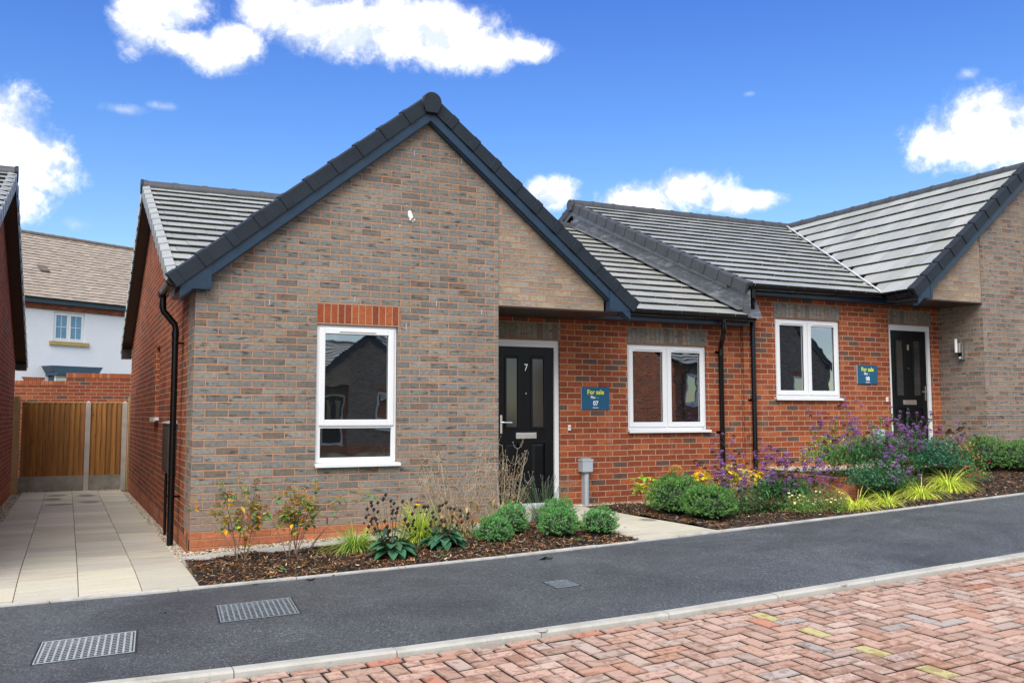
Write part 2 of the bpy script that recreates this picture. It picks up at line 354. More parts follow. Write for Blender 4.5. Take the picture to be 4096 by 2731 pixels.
# ------------------------------------------------------------------ roofs
def roof_rows(mb,O,u,s,n,rows,gauge,rng,tw=.30,th=.036,rr=None,seed=0,stag=True,edge=1,gap=.0026,jit=1.):
    """O eave origin, u along, s up slope, n normal ; rng(d)->(a0,a1)"""
    O,u,s,n=map(Vector,(O,u,s,n)); q=random.Random(seed)
    for r in range(rows):
        d0=r*gauge; d1=d0+gauge+.03
        a0,a1=rng(d0+gauge*.5)
        if a1-a0<.03: continue
        k=math.floor(a0/tw)-1; off=(.5*tw if (r%2 and stag) else 0)
        while True:
            x0=k*tw+off; x1=x0+tw; k+=1
            if x0>=a1: break
            x0c,x1c=max(x0,a0),min(x1,a1)
            if x1c-x0c<.01: continue
            j=q.uniform(-.0025,.0025)*jit; g=q.uniform(.86,1.12); sh=q.uniform(-.004,.004)*jit
            col=(g*q.uniform(.98,1.02),g,g*q.uniform(.97,1.03))
            P=lambda x,d,h: O+u*x+s*d+n*h
            x0g,x1g=x0c+gap,x1c-gap
            A=[P(x0g,d0+sh,0),P(x1g,d0+sh,0),P(x1g,d1,-.028),P(x0g,d1,-.028)]
            B=[P(x0g,d0+sh,th+j),P(x1g,d0+sh,th+j),P(x1g,d1,.002+j),P(x0g,d1,.002+j)]
            mb.quad([B[0],B[1],B[2],B[3]],0,col=col)
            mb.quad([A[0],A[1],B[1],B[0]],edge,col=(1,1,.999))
            mb.quad([A[1],A[2],B[2],B[1]],0,col=col); mb.quad([A[0],A[3],B[3],B[0]],0,col=col)
def ridge_caps(mb,a,b,r=.105,plen=.45,drop=.05):
    a,b=Vector(a),Vector(b); L=(b-a).length; d=(b-a)/L; k=max(1,round(L/plen))
    for i in range(k):
        p0=a+d*(L*i/k+.004); p1=a+d*(L*(i+1)/k-.004)
        mb.tube([p0,p1],r,10,0,True)
        mb.tube([p0-d*.02,p0+d*.05],r+.009,10,0,True)
def verge_units(mb,P0,P1,side,width=.165,n=10,out=.03,T=None,yo=0,axis='y',thick=.012):
    """caps along a gable edge from eave P0 to ridge P1 ; side=-1 means outer face toward -axis"""
    P0,P1=Vector(P0),Vector(P1); L=(P1-P0).length; s=(P1-P0)/L
    ax=Vector((0,1,0)) if axis=='y' else Vector((1,0,0))
    up=s.cross(ax); up=up if up.z>0 else -up
    g=L/n
    for i in range(n):
        a=P0+s*(i*g-.03); b=P0+s*((i+1)*g+.012)
        oa=.013; ob=.005      # lower end stands proud of the unit below
        ha=.053; hb=.044
        for (q0,q1,pa,pb,hA,hB) in ((a,a+s*(g*.28),oa+.004,oa+.004,ha+.006,ha+.002),(a+s*(g*.28),b,oa-.002,ob,ha-.004,hb)):
            o0=ax*side*pa; o1=ax*side*pb; inn=-ax*side*.09
            A=[q0+o0-up*width*.86,q1+o1-up*width*.86,q1+inn-up*width*.86,q0+inn-up*width*.86]
            B=[q0+o0+up*hA*.6,q1+o1+up*hB*.6,q1+inn+up*hB,q0+inn+up*hA]
            mb.hexa(A,B,0)
def gutter(mb,a,b,r=.056):
    """half round gutter, hanging with its rim at the height of a/b"""
    a,b=Vector(a),Vector(b); d=(b-a).normalized(); x=d.cross(Vector((0,0,1))).normalized(); z=Vector((0,0,1)); n=10
    def ring(p,rr): return [p+x*math.cos(PI+PI*j/n)*rr+z*(math.sin(PI+PI*j/n)*rr) for j in range(n+1)]
    for rr in (r,r-.004):
        R0,R1=ring(a,rr),ring(b,rr)
        for j in range(n): mb.quad([R0[j],R0[j+1],R1[j+1],R1[j]],0)
    for p,q in ((a,d),(b,-d)):
        r0=ring(p,r+.004); r1=ring(p+q*.02,r+.004)
        mb.quad(r0,0); 
        for j in range(n): mb.quad([r0[j],r0[j+1],r1[j+1],r1[j]],0)
    L=(b-a).length; k=max(1,int(L/.75))
    for i in range(k+1):
        p=a+d*(.12+(L-.24)*i/max(1,k)); r0=ring(p-d*.022,r+.007); r1=ring(p+d*.022,r+.007)
        for j in range(n): mb.quad([r0[j],r0[j+1],r1[j+1],r1[j]],0)
        mb.quad(r0,0); mb.quad(r1,0)
def mbox(x0,x1,y0,y1,z0,z1,T): m=MB(T); m.box(x0,x1,y0,y1,z0,z1); return m
def framed(mb,x0,x1,z0,z1,w,y0,y1,wt=None,wb=None):
    wt=w if wt is None else wt; wb=w if wb is None else wb
    mb.box(x0,x0+w,y0,y1,z0,z1); mb.box(x1-w,x1,y0,y1,z0,z1)
    mb.box(x0+w,x1-w,y0,y1,z1-wt,z1); mb.box(x0+w,x1-w,y0,y1,z0,z0+wb)
def casement(T,th,x0,x1,z0,z1,y,kind,sill=True,handle_right=True,label=None):
    """y = wall face; frame sits .05 behind it."""
    yf=y+.028
    f=MB(T); framed(f,x0,x1,z0,z1,.052,yf,yf+.07); 
    zs=z0
    w=None
    if kind=='double':
        xm=(x0+x1)/2; f.box(xm-.03,xm+.03,yf+.002,yf+.068,z0+.052,z1-.052)
    else:
        zt=z0+(z1-z0)*.262; f.box(x0+.052,x1-.052,yf+.002,yf+.068,zt-.02,zt+.032)
    w=f.build('window','upvc',th,bevel=.004)
    def sash(a,b,c,d,sw=.062,proud=.016,vent=True,hnd=None):
        s_=MB(T); framed(s_,a,b,c,d,sw,yf-proud,yf+.05); s_.build('sash','upvc',th,w,bevel=.006)
        g=MB(T); g.box(a+sw-.004,b-sw+.004,yf+.018,yf+.032,c+sw-.004,d-sw+.004); g.build('pane','glass',th,w)
        gk=MB(T); framed(gk,a+sw-.001,b-sw+.001,c+sw-.001,d-sw+.001,.004,yf+.010,yf+.0185); gk.build('gasket','gutter',th,w)
        if vent:
            v=MB(T); m=(a+b)/2; L=min(.20,(b-a)*.34); v.box(m-L,m+L,yf-proud-.012,yf-proud-.0005,d-sw*.62,d-sw*.62+.014); v.build('trickle_vent','upvc',th,w,bevel=.003)
        if hnd is not None:
            h=MB(T); h.tube([(hnd,yf+.012,c+(d-c)*.42),(hnd,yf-.0,c+(d-c)*.44),(hnd,yf-.0,c+(d-c)*.56)],.008,8); h.build('handle','upvc',th,w)
    if kind=='double':
        sash(x0+.028,xm-.006,z0+.036,z1-.03); sash(xm+.006,x1-.028,z0+.036,z1-.03)
    else:
        sash(x0+.03,x1-.03,zt+.008,z1-.03)
        g=MB(T); g.box(x0+.056,x1-.056,yf+.018,yf+.032,z0+.05,zt-.018); g.build('pane','glass',th,w)
    if sill:
        s_=MB(T); s_.prism_x([(yf+.03,z0-.002),(y-.055,z0-.014),(y-.055,z0-.044),(y-.043,z0-.046),(y-.040,z0-.028),(yf+.03,z0-.032)],x0-.012,x1+.035)
        s_.build('sill','upvc',th,w)
    return w
def door(T,th,x0,x1,z0,z1,y,num,numx,flip=1):
    f=MB(T); framed(f,x0,x1,z0,z1,.062,y+.03,y+.10,wt=.085,wb=.03); f.box(x0-.0,x1,y+.022,y+.032,z1-.043,z1-.040)
    lx0,lx1,lz0,lz1=x0+.062,x1-.062,z0+.03,z1-.085; W=lx1-lx0; H=lz1-lz0
    d=MB(T); yd=y+.058
    gx=[(lx0+W*.135,lx0+W*.372),(lx0+W*.60,lx0+W*.845)]; gz=(lz0+H*.478,lz1-H*.068); pz=(lz0+H*.095,lz0+H*.385)
    # leaf built from stiles and rails round the openings
    xs=[lx0,gx[0][0],gx[0][1],gx[1][0],gx[1][1],lx1]
    for a,b in ((0,1),(2,3),(4,5)): d.box(xs[a],xs[b],yd,yd+.044,lz0,lz1)
    for a,b in gx:
        d.box(a,b,yd,yd+.044,lz0,pz[0]); d.box(a,b,yd,yd+.044,pz[1],gz[0]); d.box(a,b,yd,yd+.044,gz[1],lz1)
        # raised lower panel
        A=[(a,yd+.014,pz[0]),(b,yd+.014,pz[0]),(b,yd+.014,pz[1]),(a,yd+.014,pz[1])]
        m=.045; B=[(a+m,yd-.002,pz[0]+m),(b-m,yd-.002,pz[0]+m),(b-m,yd-.002,pz[1]-m),(a+m,yd-.002,pz[1]-m)]
        d.hexa(A,B)
    leaf=d.build('door','door',th,bevel=.003)
    fr=f.build('door_frame','upvc',th,leaf,bevel=.005)
    for a,b in gx:
        g=MB(T); g.box(a+.012,b-.012,yd+.010,yd+.02,gz[0]+.012,gz[1]-.012); g.build('pane','doorglass',th,leaf)
        b_=MB(T); framed(b_,a-.014,b+.014,gz[0]-.014,gz[1]+.014,.03,yd-.010,yd+.012); b_.build('moulding','door',th,leaf,bevel=.006)
        b_=MB(T); framed(b_,a-.01,b+.01,pz[0]-.01,pz[1]+.01,.014,yd-.007,yd+.012); b_.build('moulding','door',th,leaf,bevel=.005)
    cx=(lx0+lx1)/2; lb=MB(T); zz=pz[1]+.052
    lb.box(cx-.145,cx+.145,yd-.012,yd-.0005,zz,zz+.075); lb.box(cx-.125,cx+.125,yd-.017,yd-.012,zz+.017,zz+.058); lb.build('letterbox','chrome',th,leaf,bevel=.004)
    hx=lx0+.045 if flip>0 else lx1-.045
    h=MB(T); hz=lz0+H*.5; hx=lx0+.045
    h.box(hx-.014,hx+.014,yd-.010,yd-.0005,hz-.11,hz+.12); h.tube([(hx,yd-.004,hz+.03),(hx,yd-.05,hz+.03),(hx+.015,yd-.055,hz+.03),(hx+.13,yd-.055,hz+.028)],.009,8); h.build('handle','chrome',th,leaf)
    e=MB(T); e.tube([(cx,yd-.006,lz1-H*.30),(cx,yd+.001,lz1-H*.30)],.008,10); e.build('spyhole','chrome',th,leaf)
    ts=MB(T); ts.box(x0-.03,x1+.03,y-.05,y+.10,z0-.05,z0+.008); ts.build('threshold','upvc',th,leaf,bevel=.004)
    p=T((cx,yd-.004,lz1-H*.135)); put_text(num,.125,p,'chrome',th,leaf,'house_number',0,sx=.85)
    return leaf
def swan_pipe(T,th,top,x1,y1,zb,name='downpipe',r=.034,clips=(),bend=.32,wally=None,label=None,axis='y'):
    x,y,z=top; m=MB(T)
    m.tube([(x,y,z),(x,y,z-.13),(x+(x1-x)*.06,y+(y1-y)*.06,z-.17),(x+(x1-x)*.94,y+(y1-y)*.94,z-bend+.02),(x1,y1,z-bend-.03),(x1,y1,zb)],r,14)
    for zc in (z-.09,z-.12): m.tube([(x,y,zc),(x,y,zc-.012)],r+.006,14)
    m.tube([(x1,y1,z-bend-.12),(x1,y1,z-bend-.05)],r+.005,14); m.tube([(x1,y1,zb+.30),(x1,y1,zb+.31)],r+.004,14)
    for zc in clips:
        m.tube([(x1,y1,zc-.014),(x1,y1,zc+.014)],r+.006,14)
        if axis=='y': m.box(x1-.012,x1+.012,y1,wally,zc-.012,zc+.012); m.box(x1-.07,x1+.07,wally-.008,wally-.001,zc-.014,zc+.014)
        else: m.box(x1,wally,y1-.012,y1+.012,zc-.012,zc+.012)
    return m.build(name,'gutter',th,smooth=True)
# ------------------------------------------------------------------ bungalow
AX=2.44; SG=.8176; SM=.435; RY=5.59
def bungalow(T,loc,label,cat,P,name='bungalow',group=None,detail=True):
    th=Thing(name,label,cat,loc,group=group)
    g0=P['yg']; yw=P['yw']; xr=P['xr']; xo=P['xo']; XR=P['XR']; YB=10.24; zpl=P['zpl']
    zb=-.55
    bot=lambda x: 4.415-SG*abs(x-AX)      # barge lower edge
    surf=lambda x: 4.70-SG*abs(x-AX)
    msurf=lambda y: 4.70-SM*abs(y-RY)
    # front gable wall
    w=MB(T); mk=lambda u,d,z:(u,g0+d,z)
    gw=(1.22,2.108,.628,2.098)
    wall_strips(w,0,xr,zpl,lambda x:surf(x)-.08,[gw],mk,.11,0,cuts=(AX,))
    w.build('gable_wall','grey_brick',th)
    w=MB(T); wall_strips(w,xr,xo,2.40,lambda x:surf(x)-.08,[],lambda u,d,z:(u,g0+.014+d,z),.1); 
    w.quad([(xo,g0+.014,2.40),(xo,g0+.25,2.40),(xo,g0+.25,surf(xo)-.1),(xo,g0+.014,surf(xo)-.1)]); w.build('overhang_wall','pale_brick',th)
    w=MB(T); w.quad([(xr,g0,zpl),(xr,yw,zpl),(xr,yw,3.5),(xr,g0,3.5)]); w.build('porch_return_wall','grey_brick',th)
    w=MB(T); rt=.5625; w.quad([(0,g0,0),(0,rt,0),(0,rt,2.5),(0,g0,2.5)]); w.build('corner_return','grey_brick',th)
    w=MB(T); w.box(-.001,xr+.001,g0-.001,g0+.08,zb,zpl,0)
    w.quad([(-.001,g0,zb),(-.001,YB,zb),(-.001,YB,-.075),(-.001,g0,-.075)])
    w.quad([(-.0005,g0,-.1),(-.0005,g0+.5,-.1),(-.0005,g0+.5,0),(-.0005,g0,0)])
    w.quad([(xr+.001,g0,zb),(xr+.001,yw,zb),(xr+.001,yw,zpl),(xr+.001,g0,zpl)])
    w.quad([(xr,yw-.001,zb),(XR,yw-.001,zb),(XR,yw-.001,-.0),(xr,yw-.001,-.0)]); w.build('plinth','plinth_brick',th)
    # side wall
    w=MB(T); wall_strips(w,rt,YB,-.08,lambda y:min(msurf(y)-.12,4.58),[(3.86,4.46,1.115,2.10)],lambda u,d,z:(d,u,z),.12,0,cuts=(RY,.9)); w.build('side_wall','red_brick',th)
    w=MB(T); dz=P['dz']; wall_strips(w,xr,XR,0,lambda x:2.50,[(P['dx0'],P['dx1'],.0,2.098),(P['wx0'],P['wx1'],P.get('wz0',.905),2.095)],lambda u,d,z:(u,yw+d,z),.11); 
    w.build('front_wall','red_brick',th)
    w=MB(T); w.quad([(XR,yw,zb),(XR,YB,zb),(XR,YB,2.5),(XR,RY,4.6),(XR,yw,2.5)]); w.quad([(0,YB,zb),(XR,YB,zb),(XR,YB,2.5),(0,YB,2.5)]); w.build('rear_wall','red_brick',th)
    # rear interior blanks so that nothing shows through openings
    # lintels
    def lint(a,b,y,z,mat,h=.213):
        l=MB(T); l.box(a,b,y-.003,y+.05,z,z+h)
        for k,(f,uv) in enumerate(zip(l.f,l.uv)): l.uv[k]=[(p[0]-a+.005,p[1]-z-.0055) for p in uv]
        l.build('lintel',mat,th)
    lint(gw[0]+.002,2.135,g0,2.101,'red_soldier'); lint(P['dx0']-.0,P['dx1']+.01,yw,2.105,'grey_soldier'); lint(P['wx0']+.0,P['wx1']+.015,yw,2.100,'grey_soldier')
    # windows, door
    casement(T,th,1.225,2.103,.645,2.093,g0,'picture')
    casement(T,th,P['wx0']+.004,P['wx1']-.004,P.get('wz0',.905)+.04,2.088,yw,'double')
    sm=MB(T); sm.box(.05,.10,3.87,4.45,1.12,2.09); s0=sm.build('side_window','upvc',th); sm=MB(T); sm.box(.045,.051,3.92,4.40,1.17,2.04); sm.build('pane','glass',th,s0)
    sm=MB(T); sm.box(-.06,.09,3.80,4.50,1.075,1.114); sm.box(-.063,-.05,3.80,4.50,1.06,1.114); sm.build('sill','upvc',th,s0,bevel=.003)
    door(T,th,P['dx0']+.004,P['dx1']-.004,0.0,2.094,yw,P['num'],0,P.get('flip',1))
    # ---- main roof
    L=math.hypot(1,SM); s=(0,1/L,SM/L); n=(0,-SM/L,1/L)
    yE=.60; zE=msurf(yE)-.03; slen=(RY-yE)*L; rows=16; gz=slen/rows
    xv=lambda d:(.0,.0)
    m=MB(T); roof_rows(m,(0,yE,zE),(1,0,0),s,n,rows,gz,lambda d:(-.18,P['XV']),seed=3); 
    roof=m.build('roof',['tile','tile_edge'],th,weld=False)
    m=MB(T); L0=L; 
    m.quad([(-.18,2*RY-yE,zE),(P['XV'],2*RY-yE,zE),(P['XV'],RY,4.69),(-.18,RY,4.69)]); 
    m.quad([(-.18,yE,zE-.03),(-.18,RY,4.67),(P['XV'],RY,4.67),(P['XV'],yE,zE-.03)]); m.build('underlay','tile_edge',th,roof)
    # ---- gable roof
    Lg=math.hypot(1,SG)
    yf=g0-.10
    for sd in (-1,1):
        half=2.66; n_=(sd*SG/Lg,0,1/Lg); s_=(-sd/Lg,0,SG/Lg)
        O=(AX+sd*half,0,surf(AX+half)-.03); sl=half*Lg; rws=10
        def rng(d,sd=sd):
            x=half-d/Lg; yv=RY-(SG*x)/SM
            return (yf,max(yf+.2,yv+.02))
        m=MB(T); roof_rows(m,O,(0,1,0),s_,n_,rws,sl/rws,rng,seed=5+sd,stag=True); m.build('gable_roof',['tile','tile_edge'],th,weld=False)
        # valley trim
        x0=half; a=Vector((AX+sd*half,RY-SG*half/SM,surf(AX+half)+.022)); b=Vector((AX,RY,4.74))
        m=MB(T); dd=(b-a).normalized(); px=dd.cross(Vector((0,0,1))).normalized()*.011; up=Vector((0,0,.012))
        b2=a+(b-a)*.985
        m.hexa([a-px,a+px,b2+px,b2-px],[a-px+up,a+px+up,b2+px+up,b2-px+up]); m.build('valley_trim','upvc',th)
        # dry verge
        m=MB(T); verge_units(m,(AX+sd*(half+.02),yf-.012,surf(AX+half)-.025),(AX+sd*.03,yf-.012,4.665),-1,n=10,width=.140); m.build('dry_verge','verge',th,bevel=.004)
        # barge board
        m=MB(T); a=.02
        m.prism_y([(AX,4.415),(AX,4.62),(AX+sd*2.60,4.62-SG*2.60),(AX+sd*2.60,4.415-SG*2.60)],yf,yf+.02)
        m.prism_y([(AX,4.4),(AX,4.425),(AX+sd*2.60,4.425-SG*2.60),(AX+sd*2.60,4.4-SG*2.60)],yf+.021,g0-.001)
        # box end
        m.build('barge_board','anthracite',th,bevel=.002)
        m=MB(T); xi,xo_=2.306,2.584; zt=lambda q:4.665-SG*q
        m.prism_y([(AX+sd*xi,2.406),(AX+sd*xo_,2.406),(AX+sd*xo_,zt(xo_)),(AX+sd*xi,zt(xi)+.0)],yf-.004,g0-.002)
        m.box(min(AX+sd*xi,AX+sd*(xi+.045)),max(AX+sd*xi,AX+sd*(xi+.045)),yf-.009,yf-.004,2.402,zt(xi)-.03)
        m.box(min(AX+sd*(xo_-.03),AX+sd*xo_),max(AX+sd*(xo_-.03),AX+sd*xo_),yf-.009,yf-.004,2.402,zt(xo_)-.06)
        m.box(min(AX+sd*(xi-.0),AX+sd*(xo_+.0)),max(AX+sd*xi,AX+sd*xo_),yf-.003,yw-.3 if sd>0 else .95,2.388,2.4055)
        m.box(min(AX+sd*(xo_-.015),AX+sd*xo_),max(AX+sd*(xo_-.015),AX+sd*xo_),g0-.002,yw-.35 if sd>0 else .95,2.407,zt(xo_))
        m.build('eaves_box','anthracite',th)
        # gable eave gutter
        m=MB(T); gx=AX+sd*(half+.0); gutter(m,(gx,yf+.03,2.475),(gx,1.05 if sd<0 else yw-.42,2.465)); m.build('gutter','gutter',th,smooth=True)
    # ridge pieces and end caps
    m=MB(T); ridge_caps(m,(AX,yf-.03,4.615),(AX,RY-.1,4.635)); m.build('gable_ridge','ridge',th,smooth=True)
    m=MB(T); 
    pts=[(AX+.108*math.cos(a),4.62+.105*math.sin(a)) for a in [i*PI/12 for i in range(-1,14)]]+[(AX-.07,4.49),(AX+.07,4.49)]
    m.prism_y(pts,yf-.06,yf-.02); m.build('ridge_end_cap','verge',th,bevel=.006)
    m=MB(T); ridge_caps(m,(-.17,RY,4.665),(P['XV']-.02,RY,4.665)); m.build('ridge','ridge',th,smooth=True)
    # side verge, soffit and barge (left side of the main roof)
    for (xv_,sd,xw) in ((-.18,-1,0),(P['XV'],1,P['XV']-.03)) if P.get('both') else ((-.18,-1,0),):
        for k,(y0,y1) in enumerate(((yE,RY),(2*RY-yE,RY))):
            m=MB(T); verge_units(m,(xv_,y0,msurf(y0)-.03),(xv_,y1,4.665),sd,n=16,axis='x',width=.13); m.build('dry_verge','verge_pale' if sd<0 else 'ridge',th)
        m=MB(T)
        for y0 in (1.02,2*RY-yE-.02):
            zz=msurf(y0); hgt=.17
            m.prism_x([(y0,zz-.05),(RY,4.62),(RY,4.46),(y0,zz-.20)],xv_-.0,xv_+.018) if sd<0 else m.prism_x([(y0,zz-.05),(RY,4.62),(RY,4.46),(y0,zz-.20)],xv_-.018,xv_)
            m.quad([(xv_,y0,zz-.20),(xw,y0,zz-.20),(xw,RY,4.46),(xv_,RY,4.46)])
        m.box(min(xv_,xw)-.004,max(xv_,xw),2*RY-yE-.30,2*RY-yE-.02,2.27,2.56)
        m.build('side_barge','soffit' if sd<0 else 'skylit_board',th)
    m=MB(T)
    pts=[(RY+.11*math.cos(a),4.675+.11*math.sin(a)) for a in [i*PI/12 for i in range(0,13)]]+[(RY-.075,4.57),(RY+.075,4.57)]
    m.prism_x(pts,-.21,-.17); m.build('ridge_end_cap','verge',th,bevel=.004)
    if P.get('both'): m=MB(T); m.prism_x([(a,b-.02) for a,b in pts],P['XV']+.0,P['XV']+.045); m.build('ridge_end_cap','ridge',th,bevel=.004)
    # front eaves: fascia, soffit, gutter
    m=MB(T); m.box(P['xsoff'],P['XG'],yE+.06,yE+.085,2.385,2.53); m.box(P['xsoff'],P['XG'],yE+.0855,yw,2.385,2.40); m.build('fascia','anthracite',th)
    m=MB(T); m.box(xr+.001,xo+.02,g0+.015,yw-.001,2.38,2.399); m.build('porch_soffit','soffit',th)
    m=MB(T); gutter(m,(P['xo']+.35,yE-.01,2.50),(P['XG2'],yE-.01,2.485)); m.build('gutter','gutter',th,smooth=True)
    # downpipes
    px=P['px']; swan_pipe(T,th,(px+.17*P['psg'],yE-.01,2.45),px,yw-.05,P['pzb'],clips=(2.02,.9),wally=yw,bend=.36)
    swan_pipe(T,th,(-.225,.95,2.43),-.09,.95,-.235,clips=(1.92,.28),wally=0,axis='x',bend=.33)
    if detail:
        m=MB(T); m.tube([(-.045,2.06,1.03),(-.045,2.06,-.30)],.017,10); m.build('conduit','gutter',th,smooth=True)
        m=MB(T); m.box(-.098,-.001,1.42,2.0,.50,1.05); m.box(-.106,-.099,1.46,1.96,.53,1.0); mb_=m.build('meter_box','meterbox',th,bevel=.006)
        m=MB(T); m.hexa([(-.115,1.40,1.051),(-.001,1.40,1.051),(-.001,2.02,1.051),(-.115,2.02,1.051)],[(-.115,1.40,1.063),(-.001,1.40,1.085),(-.001,2.02,1.085),(-.115,2.02,1.063)]); m.build('hood','boxgrey',th,mb_)
        for y in (.18,2.55,3.3): m=MB(T); m.box(-.006,-.0015,y,y+.065,-.17,-.03); m.build('air_brick','meterbox',th)
        for x in (.36,1.35,2.2): m=MB(T); m.box(x,x+.012,g0-.004,g0-.0005,.015,.08); m.build('weep_vent','meterbox',th)
        m=MB(T)
        for x,z in ((.72,2.27),(1.62,2.35),(2.55,2.345),(3.1,2.28),(2.28,4.02),(2.85,4.0),(2.20,2.08)): m=MB(); m.box(x,x+.009,g0-.003,g0-.0005,z,z+.062); m.build('weep_vent','boxgrey',th)
    return th
P7=dict(yg=0.,yw=.93,xr=3.316,xo=4.73,XR=7.55,XV=7.42,XG=7.50,XG2=7.52,zpl=0.,dz=0,dx0=3.69,dx1=4.615,wx0=5.645,wx1=6.945,px=7.163,psg=-1,pzb=-.05,num='7',xsoff=4.3)
P8=dict(yg=.05,yw=.86,xr=3.56,xo=4.76,XR=7.51,XV=7.66,XG=7.50,XG2=7.63,zpl=.15,dz=.45,dx0=3.735,dx1=4.665,wx0=5.68,wx1=6.93,both=1,px=7.38,psg=1,pzb=-.10,num='8',xsoff=4.4)
h7=bungalow(IDT,(2.4,0,0),'nearest single-storey brick bungalow with grey gable front, black door numbered 7','bungalow',P7,group='semi-detached bungalows')
T8=lambda p:(15.06-p[0],p[1],p[2]+.45)
h8=bungalow(T8,(12.6,0,.45),'bungalow at the right edge, higher up the slope, black door numbered 8 and wall lamp','bungalow',P8,group='semi-detached bungalows',detail=False)
# house 8's own verge over the roof of 7, lead work
msurf=lambda y:4.70-SM*abs(y-RY)
xv=7.40; zo=.45
for (y0,y1) in ((.60,RY),(2*RY-.6,RY)):
    pass
m=MB(); zl=lambda y:msurf(y)+.02
m.quad([(7.435,.55,zl(.55)-.06),(7.435,RY,zl(RY)-.06),(7.435,RY,zl(RY)+.42),(7.435,.55,zl(.55)+.40)])
for i in range(4):
    y0,y1=.7+i*1.22,.7+(i+1)*1.22
    m.hexa([(7.425-.002*i,y0,zl(y0)+.0),(7.433,y0,zl(y0)),(7.433,y1+.06,zl(y1+.06)),(7.425-.002*i,y1+.06,zl(y1+.06))],[(7.425-.002*i,y0,zl(y0)+.13),(7.433,y0,zl(y0)+.13),(7.433,y1+.06,zl(y1+.06)+.13),(7.425-.002*i,y1+.06,zl(y1+.06)+.13)])
    m.hexa([(7.33,y0,zl(y0)+.012+.002*i),(7.432,y0,zl(y0)+.03),(7.432,y1+.05,zl(y1+.05)+.03),(7.33,y1+.05,zl(y1+.05)+.014+.002*i)],[(7.33,y0,zl(y0)+.018+.002*i),(7.432,y0,zl(y0)+.036),(7.432,y1+.05,zl(y1+.05)+.036),(7.33,y1+.05,zl(y1+.05)+.020+.002*i)])
m.quad([(7.43,.60,2.46),(7.70,.62,2.50),(7.70,.82,2.93),(7.43,.60,2.93)]); m.box(7.42,7.66,.845,.858,2.42,2.78)
m.build('lead_flashing','lead',h8)
# ---------------- small fixtures of the houses
m=MB(); m.box(4.722,4.762,.905,.929,.940,1.012); b=m.build('doorbell','upvc',h7,bevel=.006)
m=MB(); m.tube([(4.742,.9045,.982),(4.742,.901,.982)],.012,12); m.build('button','boxgrey',h7,b)
m=MB(); m.box(10.284,10.322,.835,.859,1.335,1.405); b=m.build('doorbell','upvc',h8,bevel=.006)
m=MB(); m.tube([(10.303,.8345,1.372),(10.303,.831,1.372)],.011,12); m.build('button','boxgrey',h8,b)
m=MB(); m.box(11.44,11.498,.385,.475,1.985,2.255); l=m.build('wall_lamp','steel',h8,bevel=.004)
m=MB(); m.tube([(11.41,.475,2.13),(11.41,.475,2.30)],.022,16); m.tube([(11.41,.475,2.302),(11.41,.475,2.315)],.022,16); m.tube([(11.41,.475,2.105),(11.41,.475,2.128)],.022,16); m.build('lamp_tube','weather',h8,l,smooth=True)
m=MB(); m.tube([(11.439,.43,2.02),(11.43,.43,2.02)],.016,12); m.build('motion_sensor','upvc',h8,l)
m=MB(); m.box(11.43,11.45,.40,.46,2.05,2.10); m.build('switch_plate','gutter',h8,l)
# bird dropping splash on the gable
m=MB()
for k_,(x,z,r) in enumerate(((2.235,3.375,.022),(2.24,3.345,.026),(2.255,3.33,.018),(2.29,3.30,.008),(2.24,3.30,.010),(2.27,3.28,.006),(2.12,3.22,.006),(2.2,3.45,.005))):
    m.quad([(x+r*math.cos(a)*(1+.25*math.sin(5*a)),-.0030-.0005*k_,z+r*1.2*math.sin(a)) for a in [i*PI/6 for i in range(12)]])
m.build('bird_dropping','white_droppings',h7)
# ---------------- sign boards
def sign(x0,x1,z0,z1,y,num,label):
    th=Thing('sale_sign',label,'sign',((x0+x1)/2,y,z0),group='sale boards on the brick walls')
    m=MB(); m.box(x0,x1,y-.018,y-.0025,z0,z1); m.build('panel','signblue',th)
    m=MB(); m.box(x0-.0025,x0-.0002,y-.018,y-.0025,z0,z1); m.build('edge_trim','boxgrey',th)
    W=x1-x0;H=z1-z0; yy=y-.0195
    put_text('For sale',.088,(x0+W*.50,yy,z0+H*.765),'signyellow',th,name='heading_letters',bold=.0013,sx=.90)
    put_text('Plot',.052,(x0+W*.405,yy,z0+H*.535),'signwhite',th,name='plot_word',bold=.0009,sx=.85)
    m=MB(); cx=x0+W*.58; cz=z0+H*.51
    m.quad([(cx-.016,yy-.001,cz+.008),(cx-.010,yy-.001,cz+.012),(cx,yy-.001,cz+.001),(cx,yy-.001,cz-.009)]); m.quad([(cx,yy-.001,cz-.009),(cx,yy-.001,cz+.001),(cx+.010,yy-.001,cz+.012),(cx+.016,yy-.001,cz+.008)]); m.build('tick_mark','signteal',th)
    put_text(num,.082,(x0+W*.50,yy,z0+H*.27),'signwhite',th,name='plot_number',bold=.0018,sx=.95)
    put_text('Sanctuary',.022,(x0+W*.50,yy,z0+H*.085),'signwhite',th,name='small_print',bold=.0003)
sign(4.925,5.345,1.212,1.506,.93,'07','blue for-sale board for plot 07 on red brick beside the nearer door')
sign(9.70,10.112,1.607,1.892,.86,'08','blue for-sale board for plot 08 on red brick between window and farther door')
